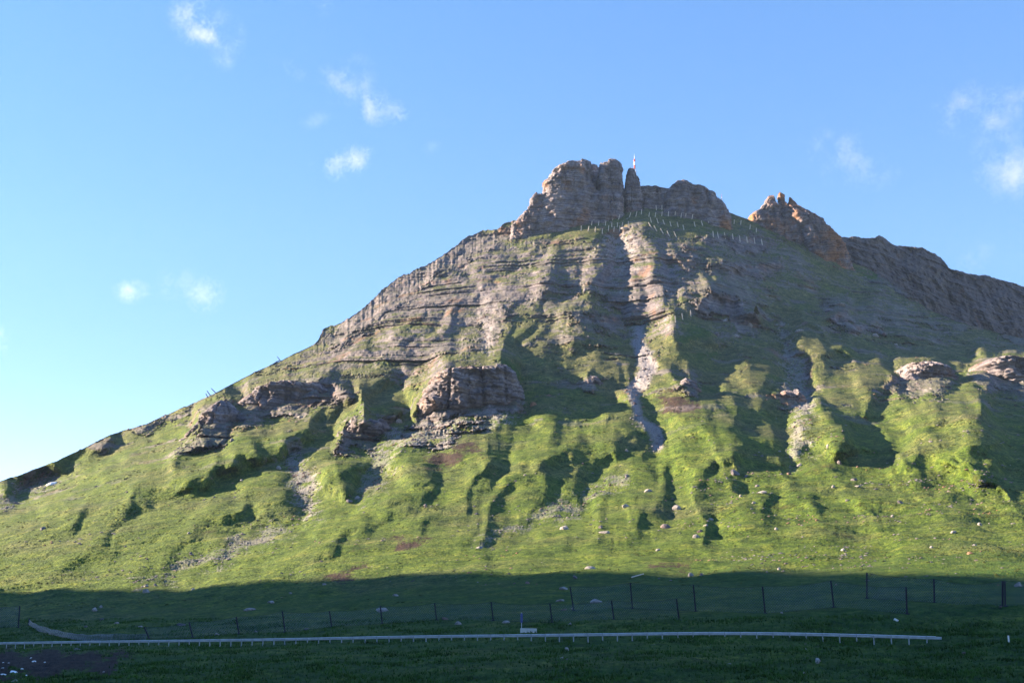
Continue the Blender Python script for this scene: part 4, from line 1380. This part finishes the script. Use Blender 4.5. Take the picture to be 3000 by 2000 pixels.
def bright_bits():
    for i, (x, v, w, h) in enumerate(sorted([(77, 1519, 11, 4), (7, 1533, 12, 4), (30, 1539, 18, 5), (50, 1533, 9, 3), (72, 1509, 6, 3), (103, 1521, 6, 3), (8, 1519, 7, 3), (20, 1521, 5, 2), (7, 1543, 14, 3), (60, 1541, 8, 3)])):
        p = ground(x, v + h * .3); s_ = p.y / FOC
        o = bpy.data.objects.new('snow_glint_patch', BM[(i * 2) % 9].copy()); COL.objects.link(o)
        o.data.materials.clear(); o.data.materials.append(M_SNOW_GLINT)  # sparkles of the stream, painted as solid white lumps
        o.scale = (w * s_ * .6, w * s_ * .5, h * s_ * .7); o.location = p; o.rotation_euler = (0, random.uniform(-.3, .1), random.uniform(0, 3))
        tag(o, '%s bright white stream glint from the left in the dark bank at lower left' % ORD[i], 'snow', 'stream glints in the dark bank')
    for x, v, w, h, lab in ((118, 1112, 26, 8, 'long white snow remnant in the gully under the left skyline'), (1100, 1258, 18, 7, 'small pale blue puddle in the sunlit lower slope')):
        p = ground(x, v); s_ = p.y / FOC
        o = bpy.data.objects.new('snow_glint_patch' if x < 1000 else 'puddle_lump', BM[2].copy()); COL.objects.link(o)
        o.data.materials.clear(); o.data.materials.append(M_SNOW_GLINT if x < 1000 else M_PALE)  # pale stone lump stands in for the small bluish puddle
        o.scale = (w * s_ * .6, w * s_ * .5, h * s_ * .6); o.location = p; o.rotation_euler = (.2, -.35, 0)
        tag(o, lab, 'snow' if x < 1000 else 'stone')


bright_bits()


# ------------------------------------------------------------------ lone shrub beside the broken spur
def lone_shrub():
    p = ground(1738, 722)
    root = empty('conifer_shrub', p)
    tag(root, 'small lone brownish conifer beside the broken rock spur', 'shrub')
    s_ = p.y / FOC
    Hh = 20 * s_
    bm = bmesh.new(); tube(bm, (0, 0, -1), (0, 0, Hh * .95), .25, 7, .04)
    done(bm, 'trunk', M_WOOD, root)
    r = np.random.default_rng(5)
    n = 2600
    t = r.uniform(.08, 1, n); th_ = r.uniform(0, 2 * math.pi, n)
    rad = (1 - t) ** .8 * Hh * .33 * np.sqrt(r.uniform(.1, 1, n)) * (1 + .35 * np.sin(th_ * 3 + t * 9))
    c = np.stack([rad * np.cos(th_), rad * np.sin(th_), t * Hh], 1)
    e1 = r.normal(0, .22, (n, 3)); e2 = r.normal(0, .22, (n, 3))
    V4 = np.stack([c, c + e1, c + e1 + e2, c + e2], 1).reshape(-1, 3)
    me = mesh_np('crown', V4, np.arange(4 * n).reshape(n, 4), False)
    link('crown', me, plain('conifer_needles', (.085, .075, .022), .9, 0, .5, .8), root)


lone_shrub()


# ------------------------------------------------------------------ loose stones and tufts nobody could count
def scatter_mesh(name, pts, sizes, flat, mat, seed, label, cat):
    r = np.random.default_rng(seed)
    oc = np.array([(1, 0, 0), (0, 1, 0), (-1, 0, 0), (0, -1, 0), (0, 0, 1), (.5, .5, .6), (-.5, .5, .6), (-.5, -.5, .6), (.5, -.5, .6)], float)
    f = np.array([(0, 1, 5), (1, 2, 6), (2, 3, 7), (3, 0, 8), (0, 5, 8), (1, 6, 5), (2, 7, 6), (3, 8, 7), (4, 8, 5), (4, 5, 6), (4, 6, 7), (4, 7, 8)])
    n = len(pts)
    a = r.uniform(0, 6.28, n)
    j = 1 + r.normal(0, .22, (n, 9, 3))
    v = oc[None] * j
    ca, sa = np.cos(a)[:, None], np.sin(a)[:, None]
    vx = (v[..., 0] * ca - v[..., 1] * sa) * sizes[:, None] * r.uniform(.8, 1.5, n)[:, None]
    vy = (v[..., 0] * sa + v[..., 1] * ca) * sizes[:, None]
    vz = v[..., 2] * sizes[:, None] * flat - .15 * sizes[:, None]
    vv = np.stack([vx, vy, vz], -1) + pts[:, None]
    ff = (np.arange(n)[:, None, None] * 9 + f[None]).reshape(-1, 3)
    me = mesh_np(name, vv.reshape(-1, 3), ff, False)
    return tag(link(name, me, mat), label, cat, None, 'stuff')


def scatter():
    r = np.random.default_rng(21)
    ok = np.arange(NR)[:, None] * 0 + np.arange(NC)[None]
    def pick(weight, n):
        w = (weight * sstep(-40, 0, X) * (1 - sstep(2352, 2400, X))).ravel().cumsum()
        idx = np.searchsorted(w, r.uniform(0, w[-1], n))
        return P.reshape(-1, 3)[idx], Y.ravel()[idx]
    clump = sstep(.2, 1.4, samp(T_MED, PX / 170 + .4, q / 170))
    wst = (V < 1345) * (sstep(1500, 1700, X) * lowslope * .6 + .25 * lowslope) * (.05 + clump) + sstep(-18, 4, scree_d) * 1.2 + .05 * rk + sstep(-25, 0, rock_d) * (rock < .5) * .5
    p, yy = pick(wst, 4200)
    scatter_mesh('loose_stones', p, r.uniform(.15, .8, len(p)) ** 1.3 * np.clip(yy / 420, .5, 1.7), .7, M_STONE, 3, 'small loose stones strewn over the slope and the scree', 'stones')
    clump2 = sstep(-.2, 1.2, samp(T_MED, PX / 120 + .1, q / 120))
    p, yy = pick((V < 1400) * (1 - rk) * (1 - scree) * (lowslope * (.3 + sstep(1200, 1800, X)) + .35 * sstep(430, 560, dist) * (1 - sstep(760, 900, dist))) * (.1 + clump2), 9000)
    scatter_mesh('heath_tussocks', p, r.uniform(.2, .6, len(p)) * np.clip(yy / 430, .8, 1.6), .5, M_TUSS, 4, 'low heath and grass tussocks dotting the lower slope', 'tussocks')


def meadow_grass():
    r = np.random.default_rng(33)
    w = ((V > 1420) & (V < 1580)) * (1 - soil) * (.12 + sstep(-.3, 1.3, samp(T_MED, PX / 34 + .2, Y / 34))) * np.clip(Y / 150, .3, 1.6)
    w = (w * sstep(-60, 0, X) * (1 - sstep(2352, 2410, X))).ravel().cumsum()
    idx = np.searchsorted(w, r.uniform(0, w[-1], 30000))
    p = P.reshape(-1, 3)[idx] + np.stack([r.normal(0, .15, 30000), r.normal(0, .3, 30000), np.full(30000, -.04)], 1)
    tri = []
    for k in range(4):
        a = r.uniform(0, 6.283, 30000); h = r.uniform(.14, .42, 30000); wd = r.uniform(.03, .07, 30000); ln = r.uniform(.05, .3, 30000)
        dx, dy = np.cos(a), np.sin(a)
        b0 = p + np.stack([-dy * wd, dx * wd, 0 * a], 1); b1 = p + np.stack([dy * wd, -dx * wd, 0 * a], 1)
        tp = p + np.stack([dx * ln, dy * ln, h], 1)
        tri.append(np.stack([b0, b1, tp], 1))
    v = np.concatenate(tri).reshape(-1, 3)
    me = mesh_np('meadow_grass', v, np.arange(len(v)).reshape(-1, 3), False)
    tag(link('meadow_grass', me, plain('meadow_blades', (.050, .105, .020), .9, 0, .6, .3)), 'tall grass growing in the shaded meadow round the guardrail', 'grass', None, 'stuff')


meadow_grass()
M_TUSS = plain('tussock', (.062, .072, .020), .95, 0, .6, .25)
scatter()


# ------------------------------------------------------------------ clouds
def cloud_material(k, dens):
    m = bpy.data.materials.new('cloud_vapour')
    m.use_nodes = True
    nt = m.node_tree; nt.nodes.clear()
    out = nt.nodes.new('ShaderNodeOutputMaterial')
    vol = nt.nodes.new('ShaderNodeVolumePrincipled')
    vol.inputs['Color'].default_value = (1, 1, 1, 1)
    vol.inputs['Anisotropy'].default_value = .2
    tc = nt.nodes.new('ShaderNodeTexCoord')
    ln = nt.nodes.new('ShaderNodeVectorMath'); ln.operation = 'LENGTH'
    nt.links.new(tc.outputs['Object'], ln.inputs[0])
    geo = nt.nodes.new('ShaderNodeNewGeometry')
    mp = nt.nodes.new('ShaderNodeMapping'); mp.inputs['Scale'].default_value = (1 / 75, 1 / 75, 1 / 75); mp.inputs['Location'].default_value = (k * 3.7, k * 1.3, 0)
    nt.links.new(geo.outputs['Position'], mp.inputs[0])
    n = mth(nt, 'ADD', mth(nt, 'MULTIPLY', nz_(nt, .6, 3, .5, mp.outputs[0], .3), .95), mth(nt, 'MULTIPLY', nz_(nt, 2.0, 7, .7, mp.outputs[0], 1.6), .95))
    n = mth(nt, 'SUBTRACT', n, .45)
    fall = mth(nt, 'SUBTRACT', 1.0, mth(nt, 'POWER', ln.outputs['Value'], 1.6))
    d = mth(nt, 'ADD', mth(nt, 'SUBTRACT', n, .60), mth(nt, 'MULTIPLY', fall, .14))
    d = mth(nt, 'MULTIPLY', mth(nt, 'MAXIMUM', d, 0), dens)
    d = mth(nt, 'MULTIPLY', d, mth(nt, 'MAXIMUM', fall, 0))
    nt.links.new(d, vol.inputs['Density'])
    nt.links.new(vol.outputs[0], out.inputs['Volume'])
    return m


def clouds():
    L = [  # x, v, half width, half height, tilt, density, label
        (470, 55, 95, 62, -.55, .40, 'bright ragged cloud at the top left of the sky'),
        (515, 110, 45, 50, -.3, .16, 'thin veil trailing below the bright top left cloud'),
        (742, 12, 30, 28, .3, .12, 'faint wisp touching the top edge'),
        (683, 160, 36, 24, -.5, .15, 'tiny wisp left of the central cloud group'),
        (795, 185, 66, 60, .5, .20, 'thin ragged cloud in the upper middle left sky'),
        (850, 240, 56, 42, -.5, .40, 'bright cloud puff above the left shoulder'),
        (908, 262, 34, 32, .6, .32, 'small cloud tuft at the right end of the central group'),
        (795, 92, 44, 18, 0, .10, 'faint flat wisp above the central clouds'),
        (795, 368, 84, 46, .1, .38, 'bright spreading cloud left above the summit'),
        (302, 670, 42, 28, 0, .50, 'small white cloud low in the left sky'),
        (405, 655, 54, 42, .2, .16, 'thin cloud between the two low white ones'),
        (472, 668, 50, 48, -.6, .50, 'white cloud low in the left sky above the flank'),
        (-4, 780, 30, 40, 0, .40, 'white cloud cut by the left edge'),
        (2262, 250, 120, 66, .25, .30, 'broad faint cloud at the right above the ridge'),
        (2330, 370, 90, 90, .4, .26, 'faint cloud veil at the right edge'),
        (1950, 365, 110, 64, -.3, .15, 'very faint cloud above the pinnacle'),
        (2235, 590, 50, 40, 0, .15, 'very faint puff above the rear ridge'),
        (728, 278, 40, 24, .2, .10, 'faint wisp below the central thin cloud'),
        (992, 338, 26, 16, .5, .09, 'tiny faint wisp right of the spreading cloud'),
    ]
    Yd = 4200.0
    for i, (x, v, w, h, tilt, dens, lab) in enumerate(L):
        bm = bmesh.new(); bmesh.ops.create_icosphere(bm, subdivisions=3, radius=1)
        o = done(bm, 'cloud', cloud_material(i, dens * .045))
        s_ = Yd / FOC * 1.05
        o.location = Vector(pt(x, v, Yd))
        o.scale = (w * s_ * 1.25, h * s_ * 1.3, h * s_ * 1.25)
        o.rotation_euler = (0, -tilt, 0)
        tag(o, lab, 'cloud', 'small fair weather clouds')


clouds()




# ------------------------------------------------------------------ thin evening air
def haze():
    bm = bmesh.new()
    x0, x1, y0, y1, z0, z1 = -2600, 3000, -2600, 2600, -80, 820
    box(bm, ((x0 + x1) / 2, (y0 + y1) / 2, (z0 + z1) / 2), x1 - x0, y1 - y0, z1 - z0)
    m = bpy.data.materials.new('evening_air'); m.use_nodes = True
    nt = m.node_tree; nt.nodes.clear()
    out = nt.nodes.new('ShaderNodeOutputMaterial'); vol = nt.nodes.new('ShaderNodeVolumePrincipled')
    vol.inputs['Color'].default_value = (.50, .70, 1, 1)
    vol.inputs['Density'].default_value = .000038
    vol.inputs['Anisotropy'].default_value = .1
    nt.links.new(vol.outputs[0], out.inputs['Volume'])
    tag(done(bm, 'haze', m), 'thin bluish evening haze over the valley', 'haze', None, 'stuff')


haze()
